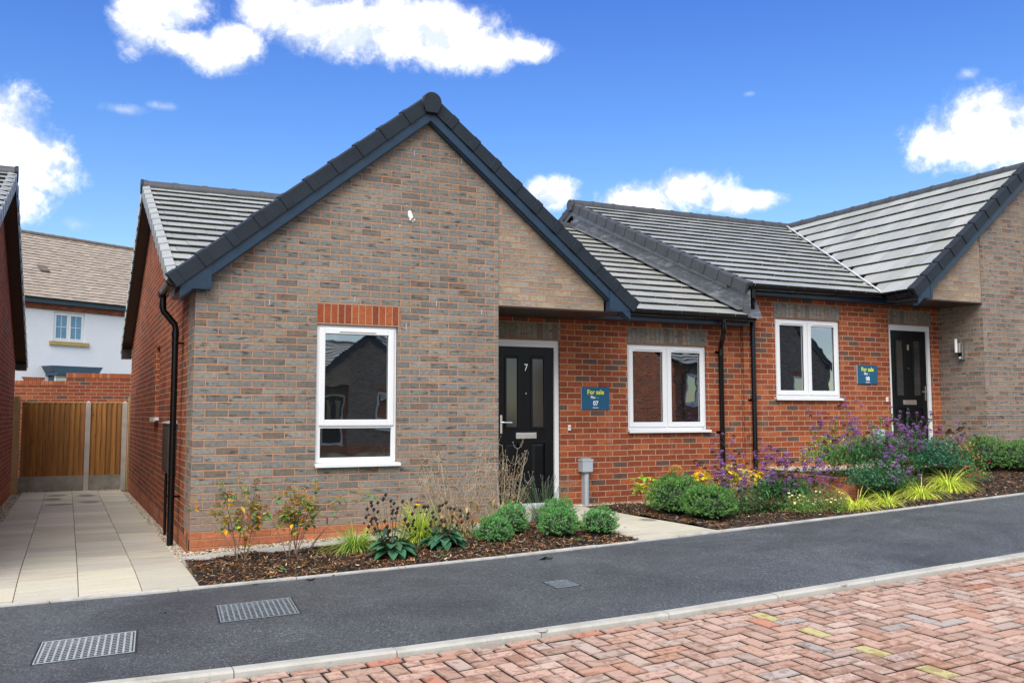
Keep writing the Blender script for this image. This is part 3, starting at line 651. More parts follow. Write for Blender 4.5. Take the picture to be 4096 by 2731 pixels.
# ------------------------------------------------------------------ setting
def frange(a,b,st):
    n=max(1,int(round((b-a)/st))); return [a+(b-a)*i/n for i in range(n+1)]
def sheet(name,xs,y0f,y1f,ny,h,mats,off=0.,skirt=.25,kind='structure',label=None):
    m=MB(); ts=[i/ny for i in range(ny+1)]
    pt=lambda x,t:(x,y0f(x)+(y1f(x)-y0f(x))*t)
    for a,b in zip(xs,xs[1:]):
        for t0,t1 in zip(ts,ts[1:]):
            q=[pt(a,t0),pt(b,t0),pt(b,t1),pt(a,t1)]; m.quad([(x,y,h(x,y)+off) for x,y in q])
        for t in (0,1):
            p,q=pt(a,t),pt(b,t); m.quad([(p[0],p[1],h(*p)+off),(q[0],q[1],h(*q)+off),(q[0],q[1],h(*q)+off-skirt),(p[0],p[1],h(*p)+off-skirt)])
    for x in (xs[0],xs[-1]):
        for t0,t1 in zip(ts,ts[1:]):
            p,q=pt(x,t0),pt(x,t1); m.quad([(p[0],p[1],h(*p)+off),(q[0],q[1],h(*q)+off),(q[0],q[1],h(*q)+off-skirt),(p[0],p[1],h(*p)+off-skirt)])
    return m.build(name,mats,kind=kind)
xs=sorted(set(frange(-40,-6,4)+frange(-6,14,.25)+frange(14,40,4)))
# base ground reaching the horizon
gx=[-900,-300,-100,-60,-40,-20,-10,0,10,20,40,60,100,300,900]
sheet('ground',gx,lambda x:-900,lambda x:900,1,lambda x,y:0,'ground') if False else None
m=MB()
gy=[-900,-300,-100,-50,-25,-12,-6,0,12,25,50,100,300,900]
hg=lambda x,y: Gx(x)+.02*max(-12,min(0,y))-.42
for a,b in zip(gx,gx[1:]):
    for c,d in zip(gy,gy[1:]): m.quad([(x,y,hg(x,y)) for x,y in ((a,c),(b,c),(b,d),(a,d))])
m.build('ground','ground',kind='structure')
sheet('pavement',xs,lambda x:KE(x)+.0,lambda x:BE(x)-.05,6,G,'asphalt')
# concrete edging strip, laid in lengths
m=MB(); q=random.Random(3); x=-14.
while x<30:
    x1=x+.915; dz=q.uniform(-.003,.004); dy=q.uniform(-.004,.004)
    a,b=x+.004,x1-.004
    P=lambda x_,t,z:(x_,BE(x_)-.05*t+dy,G(x_,BE(x_))+z)
    m.hexa([P(a,1,-.1),P(b,1,-.1),P(b,0,-.1),P(a,0,-.1)],[P(a,1,.014+dz),P(b,1,.014+dz),P(b,0,.014+dz),P(a,0,.014+dz)])
    x=x1
m.build('edging_strip','edging',kind='structure',bevel=.004)
m=MB(); x=-13.95; q=random.Random(5)
while x<30:
    x1=x+.915; a,b=x+.003,x1-.003; dz=q.uniform(-.002,.003)
    K=lambda x_,dy,z:(x_,KE(x_)+dy,G(x_,KE(x_))+z+dz)
    prof=[(0,-.2),(0,.008),(-.070,.007),(-.080,.003),(-.088,-.006),(-.091,-.2)]
    for (p,r) in zip(prof,prof[1:]): m.quad([K(a,*p),K(b,*p),K(b,*r),K(a,*r)])
    m.quad([K(a,*p) for p in prof]); m.quad([K(b,*p) for p in prof]); x=x1
m.build('kerb','kerb',kind='structure',smooth=False)
zr=lambda x,y:G(x,y)-.026
sheet('road_bed',xs,lambda x:-11.5,lambda x:KE(x)-.08,3,zr,'roadbase',off=-.020)
sheet('far_verge',xs,lambda x:-15.,lambda x:-11.5,2,lambda x,y:G(x,y)-.01,'ground')
# herringbone block paving
PC=[((.46,.30,.23),9),((.49,.33,.26),8),((.44,.275,.205),6),((.43,.245,.17),3),((.44,.335,.28),4),((.50,.37,.30),5),((.40,.265,.20),3),((.46,.21,.14),.5),((.40,.345,.31),1.2)]
q=random.Random(21); tot=[c for c,w in PC for _ in range(int(w*10))]
m=MB(); U=.112; X0=3.022; 
def paver(x0,x1,y0,y1,col,mi=0):
    g=.0055; x0+=g;x1-=g;y0+=g;y1-=g; b=.008; t=[q.uniform(-.0022,.0022) for _ in range(4)]; dz=q.uniform(-.002,.002)
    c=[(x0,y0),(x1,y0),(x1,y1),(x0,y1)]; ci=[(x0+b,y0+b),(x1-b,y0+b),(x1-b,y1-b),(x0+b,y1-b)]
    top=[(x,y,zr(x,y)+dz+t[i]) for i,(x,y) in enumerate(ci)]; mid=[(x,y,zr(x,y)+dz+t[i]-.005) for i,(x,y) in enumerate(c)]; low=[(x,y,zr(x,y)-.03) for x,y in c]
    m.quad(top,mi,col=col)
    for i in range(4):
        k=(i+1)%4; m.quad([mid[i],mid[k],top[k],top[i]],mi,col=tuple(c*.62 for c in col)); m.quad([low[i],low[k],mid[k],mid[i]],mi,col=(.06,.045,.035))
ytop=-4.505
for i in range(-80,110):
    x=X0+i*U
    for j in range(-50,8):
        y=ytop-.012+(j)*U*1.0
        yc=y
        lim=KE(x+.05)-.210
        if y>lim-.02: continue
        mm=(i-j)%4
        col=tot[q.randrange(len(tot))]; g=q.uniform(.88,1.12); col=tuple(c*g for c in col)
        keep=lim
        if mm==0:
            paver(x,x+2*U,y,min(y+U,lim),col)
        elif mm==3:
            if i==0 and y<-4.6: col=(.50,.43,.20)
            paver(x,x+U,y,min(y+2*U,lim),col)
x=-6
for row,yo in ((0,0),):
    x=-7.
    while x<14:
        col=tot[q.randrange(len(tot))]; ky=KE(x+.1)-.095; w=.214
        y1=ky; n_=1
        y=y1
        while n_<=1:
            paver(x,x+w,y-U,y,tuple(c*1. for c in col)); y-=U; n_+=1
            if n_>4: break
        x+=w
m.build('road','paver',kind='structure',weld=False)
# ---------------- driveway slabs
def slabs(name,cols,y0,y1,hf,ln,stag,seed,gap=.005,kind='structure',clip=None):
    m=MB(); q=random.Random(seed)
    for k,(a,b) in enumerate(cols):
        y=y0-(ln/2 if (k%2 and stag) else 0)
        while y<y1:
            ya,yb=max(y,y0),min(y+ln,y1); y+=ln
            if clip: ya=max(ya,clip((a+b)/2))
            if yb-ya<.06: continue
            g=q.uniform(.82,1.06); col=(g*q.uniform(.98,1.03),g,g*q.uniform(.93,1.02)); dz=[q.uniform(-.002,.002) for _ in range(4)]
            gy=gap*2.2; c=[(a+gap/2,ya+gy/2),(b-gap/2,ya+gy/2),(b-gap/2,yb-gy/2),(a+gap/2,yb-gy/2)]
            if clip and ya<=clip((a+b)/2)+1e-6: c[0]=(c[0][0],clip(a)+.002); c[1]=(c[1][0],clip(b)+.002)
            # split lengthwise so the slab follows the ground
            A=[(x,y_,hf(x,y_)+dz[i]-.05) for i,(x,y_) in enumerate(c)]; B=[(x,y_,hf(x,y_)+dz[i]) for i,(x,y_) in enumerate(c)]
            m.hexa(A,B,0,col=col)
    return m.build(name,'slab',kind=kind,bevel=.003)
cl=lambda x:BE(x)+.001
slabs('driveway',[(-1.87,-1.45),(-1.45,-.99),(-.99,-.53),(-.53,-.10)],-1.8,11.05,D,.45,True,4,clip=cl,gap=.006)
slabs('driveway',[(-4.2,-3.6),(-3.6,-3.0),(-3.0,-2.4),(-2.4,-1.87)],-1.8,-.4,D,.60,True,6,clip=cl)
m=MB(); 
for a,b in zip(frange(-1.95,-.06,.2),frange(-1.95,-.06,.2)[1:]):
    for c,d in zip(frange(-1.7,11.2,.3),frange(-1.7,11.2,.3)[1:]):
        if d<BE(a)+.02: continue
        c2=max(c,BE(a)+.02); m.quad([(x,y,D(x,y)-.012) for x,y in ((a,c2),(b,c2),(b,d),(a,d))])
m.build('driveway_bed','joint',kind='structure')
# front concrete strip and door path
m=MB(); q=random.Random(9); x=-.10
while x<3.85:
    x1=min(x+.9,3.89); a,b=x+.002,x1-.002
    m.hexa([(a,-.56,Hb(a,-.5)-.08),(b,-.56,Hb(b,-.5)-.08),(b,-.26,Hb(b,-.3)-.08),(a,-.26,Hb(a,-.3)-.08)],[(a,-.56,Hb(a,-.5)+.012),(b,-.56,Hb(b,-.5)+.012),(b,-.26,Hb(b,-.3)+.012),(a,-.26,Hb(a,-.3)+.012)]); x=x1
m.build('house_path','edging',kind='structure',bevel=.004)
hp=lambda x,y: G(x,BE(x))*(1-sstep(0,1,(y-BE(x))/(.8-BE(x))))+(-.022)*sstep(0,1,(y-BE(x))/(.8-BE(x)))+.004
slabs('path',[(3.90,4.37),(4.37,4.85)],-2.05,.80,hp,.60,True,12,clip=lambda x:BE(x)+.002)
slabs('path',[(3.34,3.90)],-.2,.80,hp,.60,True,13)
slabs('path',[(7.86,8.46),(8.46,9.06),(9.06,9.66),(9.66,10.26),(10.26,10.86),(10.86,11.46)],.12,.72,lambda x,y:.385,.60,False,14)
m=MB()
for a,b in zip(frange(3.3,4.86,.26),frange(3.3,4.86,.26)[1:]):
    for c,d in zip(frange(-2.04,.93,.2),frange(-2.04,.93,.2)[1:]):
        if a<3.89 and c<-.25: continue
        c2=max(c,BE(a)+.015); 
        if d>c2: m.quad([(x,y,hp(x,y)-.012) for x,y in ((a,c2),(b,c2),(b,d),(a,d))])
m.build('path_bed','joint',kind='structure')
# ---------------- planting beds
def inbed(x,y):
    if y<BE(x)+.0: return False
    if x<-.10: return False
    if x<3.9: return y<-.56
    if x<4.86: return False
    if x<7.68: return y<.72
    if x<7.84 and y>-1.05: return False
    if x<11.45: return y<.10
    return x<14 and y<-.12
def bump(x,y): return .028*noise.noise(Vector((x*2.3,y*2.3,0)))+.014*noise.noise(Vector((x*7,y*7,3)))
def bh(x,y):
    e=sstep(0,.14,y-BE(x)); return Hb(x,y)+bump(x,y)*e+.012*e-.004*(1-e)
m=MB(); st=.09
def bedgrid(x0,x1,yb):
    X=frange(x0,x1,st)
    for a,b in zip(X,X[1:]):
        n=16
        for k in range(n):
            f=lambda x,t:(x,BE(x)+(yb(x)-BE(x))*t)
            ps=[f(a,k/n),f(b,k/n),f(b,(k+1)/n),f(a,(k+1)/n)]; m.quad([(x,y,bh(x,y)) for x,y in ps])
bedgrid(-.10,3.9,lambda x:-.56); bedgrid(4.86,7.70,lambda x:.75); bedgrid(7.70,7.82,lambda x:-1.0); bedgrid(7.82,11.45,lambda x:.13); bedgrid(11.45,14,lambda x:-.1)
m.build('bed_soil','soil',kind='structure',smooth=True)
# bark mulch
q=random.Random(77); m=MB()
CC=[(.022,.013,.009),(.035,.019,.011),(.055,.028,.014),(.015,.010,.008),(.09,.045,.02),(.045,.03,.022),(.028,.018,.013)]
def chip(x,y,z,L,W,col,tilt=.35):
    a=q.uniform(0,2*PI); t1=q.gauss(0,tilt); t2=q.gauss(0,tilt); ca,sa=math.cos(a),math.sin(a)
    dx=Vector((ca,sa,math.tan(max(-1,min(1,t1))))).normalized(); dy=Vector((-sa,ca,math.tan(max(-1,min(1,t2))))).normalized(); n_=dx.cross(dy)
    p=Vector((x,y,z)); w2=W*q.uniform(.4,1.)
    A=[p-dx*L-dy*W*.6,p+dx*L*q.uniform(.7,1)-dy*w2*.5,p+dx*L+dy*w2*.5,p-dx*L*q.uniform(.7,1)+dy*W*.6]
    th=n_*q.uniform(.0015,.004)
    m.quad([v+th for v in A],0,col=col); m.quad([A[0],A[1],A[1]+th,A[0]+th],0,col=col); m.quad([A[1],A[2],A[2]+th,A[1]+th],0,col=col)
N=0
while N<34000:
    x=q.uniform(-.12,12.6) if q.random()<.62 else q.uniform(-.1,5); y=q.uniform(-2.1,.75)
    if not inbed(x,y): 
        if q.random()<.03 and -.3<x<12 and y<BE(x)+.02 and y>BE(x)-.05: pass
        else: continue
    r=q.random(); 
    if r<.72: col=CC[q.randrange(len(CC))]
    elif r<.91: col=(q.uniform(.20,.38),q.uniform(.085,.16),.035)
    elif r<.985: col=(q.uniform(.3,.45),q.uniform(.2,.28),q.uniform(.09,.14))
    else: col=(.5,.42,.34)
    g=q.uniform(.7,1.4); L=q.uniform(.008,.028)*(1.5 if q.random()<.15 else 1)
    chip(x,y,bh(x,y)+q.uniform(.0,.014),L,q.uniform(.004,.012),tuple(c*g for c in col)); N+=1
tag(m.build('bark_mulch','chip',weld=False),'dark brown bark mulch with orange splinters covering the flower beds','mulch',kind='stuff')
# pebbles
q=random.Random(5); m=MB(); PCOL=[(.50,.42,.29),(.60,.54,.43),(.36,.28,.18),(.24,.19,.13),(.55,.45,.30),(.42,.36,.28),(.66,.62,.55)]
def pebble(x,y,z,r):
    col=PCOL[q.randrange(len(PCOL))]; g=q.uniform(.7,1.15); col=tuple(c*g for c in col)
    a=q.uniform(0,PI); ca,sa=math.cos(a),math.sin(a); rx,ry,rz=r*q.uniform(.8,1.4),r*q.uniform(.7,1.1),r*q.uniform(.5,.9)
    ring=[]
    for k in range(6):
        t=k*PI/3; ux,uy=rx*math.cos(t)*q.uniform(.85,1.1),ry*math.sin(t)*q.uniform(.85,1.1); ring.append((x+ux*ca-uy*sa,y+ux*sa+uy*ca,z))
    tr=[((p[0]-x)*.6+x,(p[1]-y)*.6+y,z+rz*.85) for p in ring]
    m.quad(tr,col=col)
    for k in range(6): m.quad([ring[k],ring[(k+1)%6],tr[(k+1)%6],tr[k]],col=col)
def fill(n,fx,fy,hf,r=(.006,.016)):
    for _ in range(n):
        x,y=fx(),fy(); pebble(x,y,hf(x,y)+q.uniform(-.004,.010),q.uniform(*r))
U_=q.uniform
fill(2600,lambda:U_(-.105,.0),lambda:U_(-.25,10.2),lambda x,y:D(x,y)-.005,(.008,.019)); fill(500,lambda:U_(-.12,.02),lambda:U_(-.3,1.6),lambda x,y:D(x,y))
fill(1500,lambda:U_(-.02,3.4),lambda:U_(-.26,-.0),lambda x,y:Hb(x,-.3)+.004,(.007,.015))
fill(1500,lambda:U_(-2.04,-1.87),lambda:U_(2.2,10.3),lambda x,y:D(x,y)-.005,(.008,.019))
fill(700,lambda:U_(4.86,7.65),lambda:U_(.78,.93),lambda x,y:-.02); fill(150,lambda:U_(4.62,4.9),lambda:U_(.80,.93),lambda x,y:-.02); fill(350,lambda:U_(7.9,10.4),lambda:U_(.72,.86),lambda x,y:.385)
fill(160,lambda:U_(-1.9,0),lambda:U_(11.0,11.1),lambda x,y:D(x,y))
tag(m.build('pebble_margin','pebble',weld=False),'cream and brown pebbles in narrow margins along the house walls','pebbles',kind='stuff')
m=MB()
for (a,b,c,d,f) in ((-.11,.0,-.3,10.3,D),(-2.05,-1.86,-.5,11.,D)):
    for y0,y1 in zip(frange(c,d,.5),frange(c,d,.5)[1:]): m.quad([(x,y,f(x,y)-.014) for x,y in ((a,y0),(b,y0),(b,y1),(a,y1))])
for x0,x1 in zip(frange(-.02,3.4,.4),frange(-.02,3.4,.4)[1:]): m.quad([(x,y,Hb(x,-.3)-.004) for x,y in ((x0,-.27),(x1,-.27),(x1,.0),(x0,.0))])
m.quad([(4.6,.74,-.028),(7.68,.74,-.028),(7.68,.93,-.028),(4.6,.93,-.028)]); m.quad([(7.82,.1,.372),(11.5,.1,.372),(11.5,.86,.372),(7.82,.86,.372)])
m.build('margin_bed','joint',kind='structure')
# retaining wall
th=Thing('retaining_wall','low red brick retaining wall stepping the bed up between the two bungalows','wall',(7.76,0,0))
m=MB(); m.box(7.70,7.81,-1.02,.85,-.3,.285); m.build('wall','plinth_brick',th)
m=MB(); m.box(7.695,7.815,-1.03,.855,.286,.352); m.build('coping','coping_brick',th,bevel=.004)
m=MB(); m.box(7.81,8.6,-1.03,-.92,-.1,.24) 
# ---------------- access covers in the pavement
def cover(cx,cy,w,h,rz,label,mats,nb=13,ns=12,name='drain_cover'):
    th=Thing(name,label,'drain cover',(cx,cy,G(cx,cy)),rz,group='access covers in the pavement'); sl=math.atan(.045)
    th.o.rotation_euler=(.02,-.045,rz); th.loc=Vector((0,0,0))
    w/=2;h/=2
    m=MB(); z=.004
    m.box(-w,w,-h,-h+.008,-.03,z); m.box(-w,w,h-.008,h,-.03,z); m.box(-w,-w+.008,-h+.008,h-.008,-.03,z); m.box(w-.008,w,-h+.008,h-.008,-.03,z); m.build('frame',mats[0],th)
    m=MB(); e=.014; m.box(-w-e,w+e,-h-e,-h-.0005,-.03,.0015); m.box(-w-e,w+e,h+.0005,h+e,-.03,.0015); m.box(-w-e,-w-.0005,-h,h,-.03,.0015); m.box(w+.0005,w+e,-h,h,-.03,.0015); m.build('bitumen_seal','irondark',th)
    m=MB(); m.box(-w+.02,w-.02,-h+.02,h-.02,-.03,.0005,1)
    bw=(2*w-.05)/nb
    for i in range(nb+1):
        x=-w+.025+i*bw; m.box(x-bw*.17,x+bw*.17,-h+.022,h-.022,.0006,.0045,0)
        if i<nb:
            for j in range(ns-1):
                y=-h+.03+(2*h-.06)*(j+.5)/(ns-1); s_=.35*bw*(1 if True else -1); dy=.0045
                m.hexa([(x+bw*.2,y-dy-.004,.0006),(x+bw*.8,y-dy+.006,.0006),(x+bw*.8,y+dy+.002,.0006),(x+bw*.2,y+dy-.006,.0006)],[(x+bw*.2,y-dy-.004,.0035),(x+bw*.8,y-dy+.006,.0035),(x+bw*.8,y+dy+.002,.0035),(x+bw*.2,y+dy-.006,.0035)],0)
    m.build('tread_plate',(mats[1],'irondark'),th)
cover(-.955,-3.13,.56,.535,-.08,'bright worn steel access cover nearest the camera at lower left',('ironlight','ironlight'),nb=13)
cover(.16,-2.73,.53,.535,-.09,'blue-grey steel access cover below the flower bed',('iron','iron'))
cover(2.37,-3.235,.19,.235,-.05,'small square metal cover in the middle of the pavement',('iron','iron'),8,8)
def disc(x,label):
    y=KE(x)-.055; th=Thing('kerb_marker',label,'marker',(x,y,G(x,KE(x))+.008),group='round markers set in the kerb')
    m=MB(); m.tube([(x,y,G(x,KE(x))+.004),(x,y,G(x,KE(x))+.0115)],.042,24); m.build('disc','edging',th)
    m=MB()
    for k in range(24):
        a,b=k*PI/12,(k+1)*PI/12; z=G(x,KE(x))+.0121; m.quad([(x+r*math.cos(t),y+r*math.sin(t),z) for r,t in ((.036,a),(.036,b),(.033,b),(.033,a))])
    m.build('ring','boxgrey',th)
disc(1.62,'round white marker in the kerb, left of the other marker'); disc(4.05,'round white marker in the kerb, farther right of the two')
# dead leaves on the pavement
q=random.Random(2)
for k,(x,y,s,lab) in enumerate(((2.72,-2.30,.05,'dark curled dead leaf on the pavement in front of the door path'),(.72,-1.96,.035,'dark dead leaf at the pavement edge under the left bed'),(-.45,-2.45,.018,'small dark chip lying between the two large covers'),(.30,-1.86,.02,'tiny dark leaf scrap on the pavement near the driveway corner'))):
    m=MB(); z=G(x,y)
    for j in range(7):
        a=q.uniform(0,PI); cx,cy=x+q.uniform(-s,s),y+q.uniform(-s*.5,s*.5); L=s*q.uniform(.4,.9); 
        m.quad([(cx-L,cy,z+.002),(cx,cy-L*.4,z+.002+s*q.uniform(0,.5)),(cx+L,cy+.2*L,z+.004+s*q.uniform(0,.4)),(cx,cy+L*.5,z+.003)],col=(.012,.011,.010))
    tag(m.build('dead_leaf','stem',weld=False),lab,'leaf',group='dead leaves on the pavement')
# utility pedestal by house 7
th=Thing('utility_box','grey plastic utility box on a conduit against the red wall','utility box',(4.95,.86,-.02))
m=MB(); m.box(4.872,5.024,.80,.925,.41,.565); m.box(4.866,5.03,.795,.926,.545,.572); m.box(4.89,5.0,.82,.92,.573,.585); m.build('box','boxgrey',th,bevel=.006)
m=MB(); m.prism_x([(.84,-.05),(.928,-.05),(.928,.415),(.84,.415)],4.922,4.984); m.tube([(4.953,.85,-.05),(4.953,.85,.36),(4.953,.865,.39)],.026,12); m.build('conduit','boxgrey',th,smooth=True)
m=MB(); m.box(9.98,10.12,.74,.855,.66,.92); m.box(10.02,10.08,.78,.85,.39,.66); b=Thing('utility_box','pale grey utility box on the wall behind the purple flowers','utility box',(10.05,.8,.39)); m.build('box','boxgrey',b,bevel=.006)
# ---------------- fence at the end of the drive
FY=11.1
th=Thing('timber_fence','brown vertical board fence with concrete posts closing the driveway','fence',(-.95,FY,-.35))
q=random.Random(8)
def boards(x0,x1,z0,z1):
    m=MB(); x=x0
    while x<x1-.01:
        w=min(.098,x1-x); g=q.uniform(.75,1.15)
        A=[(x,FY+.010,z0),(x+w,FY-.020,z0),(x+w,FY-.004,z0),(x,FY+.018,z0)]
        zt=z1+q.uniform(-.004,.004); m.hexa(A,[(a,b,zt) for a,b,c in A],0,col=(g,g*q.uniform(.94,1.04),g)); x+=w-.004
    m.build('board_panel','timber',th,weld=False)
boards(-1.93,-.79,-.05,1.40); boards(-.69,-.11,-.05,1.40)
for x in (-.74,-.055):
    m=MB(); a=.047; m.box(x-a,x+a,FY-.05,FY+.05,-.45,1.405); m.hexa([(x-a,FY-.05,1.4055),(x+a,FY-.05,1.4055),(x+a,FY+.05,1.4055),(x-a,FY+.05,1.4055)],[(x-.01,FY-.01,1.44),(x+.01,FY-.01,1.44),(x+.01,FY+.01,1.44),(x-.01,FY+.01,1.44)]); m.build('post','concrete',th,bevel=.004)
for x0,x1 in ((-1.95,-.79),(-.69,-.105)):
    m=MB(); m.box(x0,x1,FY-.02,FY+.02,-.42,-.052); m.build('gravel_board','gravelboard',th)
m=MB(); m.box(-1.93,-.79,FY-.015,FY+.015,1.402,1.425); m.box(-.69,-.105,FY-.015,FY+.015,1.402,1.425); m.build('capping','paletimber',th)
for (x0,x1,lab,y0,y1) in ((-2.02,-1.975,'timber side gate edge-on beside the left wall',10.35,11.0),(.02,.055,'timber side gate edge-on beside the nearest bungalow',10.3,11.0)):
    t2=Thing('side_gate',lab,'gate',((x0+x1)/2,y0,-.3)); m=MB(); m.box(x0,x1,y0+.11,y1,-.28,1.44); m.build('boards','timber',t2)
    m=MB(); m.box(x0-.02,x1+.02,y0,y0+.10,-.36,1.50); m.box(x0-.02,x1+.02,y1+.001,y1+.05,-.36,1.52); m.build('post','paletimber',t2)
# garden wall beyond
th=Thing('garden_wall','stepped red brick garden wall with soldier coping behind the fence','wall',(-1,12.5,-.4))
for x0,x1,z1 in ((-4.5,-1.165,1.78),(-1.165,2.5,1.955)):
    m=MB(); m.box(x0,x1,12.5,12.72,-.5,z1); m.build('wall','garden_brick',th)
    m=MB(); m.box(x0-.001,x1+.001,12.49,12.73,z1+.001,z1+.105); m.build('coping','coping_brick',th)
# ---------------- rendered house beyond
bh_=Thing('rendered_house','white rendered two-storey house with brown tiled roof beyond the garden wall','house',(-.85,29.2,0),math.atan2(.5,.866))
tb=bh_; L0=tb.loc; tb.loc=Vector((0,0,0))
wy=.30
m=MB(); wall_strips(m,-9,11,-.6,lambda x:5.10,[(-.812,.428,3.94,5.04),(-.93,.62,1.0,2.70)],lambda u,d,z:(u,wy+d,z),.18); m.quad([(-9,wy,-.6),(-9,8,-.6),(-9,8,5.3),(-9,wy,5.3)]); m.quad([(11,wy,-.6),(11,8,-.6),(11,8,5.3),(11,wy,5.3)]); m.quad([(-9,8,-.6),(11,8,-.6),(11,8,5.3),(-9,8,5.3)]); m.build('render_wall','render',tb)
m=MB(); m.box(-9,11,wy-.03,wy+.05,5.08,5.33); m.build('brick_band','garden_brick',tb)
m=MB(); m.box(-9.1,11.1,wy-.24,wy-.2,5.30,5.50); m.box(-9.1,11.1,wy-.199,wy-.031,5.30,5.32); m.build('fascia','blueboard',tb)
m=MB(); gutter(m,(-9.1,wy-.30,5.52),(11.1,wy-.30,5.50)); m.build('gutter','gutter',tb,smooth=True)
rs=.93; rl=math.hypot(1,rs); m=MB(); roof_rows(m,(0,-.06,5.47),(1,0,0),(0,1/rl,rs/rl),(0,-rs/rl,1/rl),23,.187,lambda d:(-9.3,11.3),tw=.27,th=.028,seed=2,gap=.003,jit=1.6)
rf=m.build('roof',('oldtile','oldtile_edge'),tb,weld=False)
zt=5.47+rs*3.14
m=MB(); m.quad([(-9.3,3.08,zt),(11.3,3.08,zt),(11.3,8,zt-4.5),(-9.3,8,zt-4.5)]); m.build('rear_slope','oldtile',tb,rf)
m=MB(); ridge_caps(m,(-9.3,3.1,zt-.02),(11.3,3.1,zt-.02),r=.12); m.build('ridge','ridge_old',tb,rf,smooth=True)
m=MB(); vx,vd=-.75,1.62; vy=-.06+vd/rl; vz=5.47+vd*rs/rl
m.hexa([(vx-.17,vy,vz+.02),(vx+.17,vy,vz+.02),(vx+.17,vy+.3,vz+.30),(vx-.17,vy+.3,vz+.30)],[(vx-.17,vy-.02,vz+.10),(vx+.17,vy-.02,vz+.10),(vx+.17,vy+.28,vz+.34),(vx-.17,vy+.28,vz+.34)]); m.build('roof_vent','ridge_old',tb,rf)
f=MB(); framed(f,-.80,.42,3.95,5.03,.06,wy+.05,wy+.12); f.box(-.22,-.16,wy+.052,wy+.118,4.01,4.97); win=f.build('window','upvc',tb)
for a,b in ((-.74,-.22),(-.16,.36)):
    s_=MB(); framed(s_,a,b,4.01,4.97,.045,wy+.035,wy+.10); c=(a+b)/2; s_.box(c-.009,c+.009,wy+.06,wy+.068,4.05,4.93); s_.box(a+.045,b-.045,wy+.058,wy+.066,4.48,4.50); s_.build('sash','upvc',tb,win)
    g=MB(); g.box(a+.04,b-.04,wy+.07,wy+.08,4.05,4.93); g.build('pane','backglass',tb,win)
s_=MB(); s_.box(-.96,.60,wy-.08,wy+.1,3.79,3.93); s_.build('sill','sandstone',tb,win)
m=MB(); m.prism_y([(-1.22,2.98),(.78,2.98),(.62,2.72),(-1.06,2.72)],wy-.75,wy); m.box(-1.05,.82,wy-.80,wy,2.64,2.715); m.build('bay_canopy','blueboard',tb)
f=MB(); framed(f,-.93,.62,1.0,2.63,.09,wy-.5,wy-.4); b_=f.build('bay_window','upvc',tb); g=MB(); g.box(-.85,.54,wy-.46,wy-.45,1.08,2.55); g.build('pane','glass',tb,b_); g=MB(); g.box(-.93,-.9,wy-.4,wy,1.0,2.63); g.box(.59,.62,wy-.4,wy,1.0,2.63); g.box(-1.0,.7,wy-.6,wy,.6,.99); g.build('cheek','blueboard',tb,b_)
m=MB(); m.prism_y([(-1.93,2.56),(-1.05-.02,2.56),(-1.22,2.30),(-1.76,2.30)],wy-.02,wy+.02); m.build('brick_arch','red_soldier',tb)
# ---------------- neighbour on the left
nb=Thing('bungalow','bungalow cut off by the left edge, red brick side wall and dark verge','bungalow',(-4,5,0))
XW=-2.04; ry=4.75; ns=lambda y:4.50-.385*abs(y-ry)
m=MB(); wall_strips(m,-.8,10.32,-.05,lambda y:ns(y)-.10,[],lambda u,d,z:(XW,u,z),.1,cuts=(ry,)); m.build('side_wall','red_brick',nb)
m=MB(); m.quad([(XW+.001,-.8,-.7),(XW+.001,10.32,-.7),(XW+.001,10.32,-.05),(XW+.001,-.8,-.05)]); m.build('plinth','plinth_brick',nb)
m=MB(); m.quad([(XW,10.32,-.7),(-10,10.32,-.7),(-10,10.32,2.4),(XW,10.32,2.4)]); m.quad([(XW,-.8,-.7),(-10,-.8,-.7),(-10,-.8,2.4),(XW,-.8,2.4)]); m.quad([(-10,-.8,-.7),(-10,10.32,-.7),(-10,10.32,2.4),(-10,ry,4.4),(-10,-.8,2.4)]); m.build('outer_wall','red_brick',nb)
Ln=math.hypot(1,.385); XVn=-1.86
for sd in (-1,1):
    y0=ry+sd*5.95; m=MB(); roof_rows(m,(0,y0,ns(y0)-.01),(1,0,0),(0,-sd/Ln,.385/Ln),(0,sd*.385/Ln,1/Ln),18,5.95*Ln/18,lambda d:(-10.2,XVn),seed=8+sd); m.build('roof',('tile','tile_edge'),nb,weld=False)
    m=MB(); verge_units(m,(XVn,y0,ns(y0)-.03),(XVn,ry,4.47),1,n=17,axis='x',width=.13); m.build('dry_verge','verge_pale',nb)
    m=MB(); a,b=sorted((XVn-.018,XVn)); m.prism_x([(y0,ns(y0)-.05),(ry,4.42),(ry,4.26),(y0,ns(y0)-.20)],a,b); m.quad([(XW,y0,ns(y0)-.20),(XVn,y0,ns(y0)-.20),(XVn,ry,4.26),(XW,ry,4.26)]); 
    if sd>0: m.box(XW-.1,XVn+.004,y0-.3,y0+.0,2.02,2.2)
    m.build('side_barge','soffit',nb)
m=MB(); ridge_caps(m,(-10,ry,4.475),(XVn-.02,ry,4.475)); m.build('ridge','ridge',nb,smooth=True)
m=MB(); pts=[(ry+.11*math.cos(a),4.485+.11*math.sin(a)) for a in [i*PI/12 for i in range(0,13)]]+[(ry-.075,4.38),(ry+.075,4.38)]; m.prism_x(pts,XVn-.02,XVn+.02); m.build('ridge_end_cap','verge',nb)
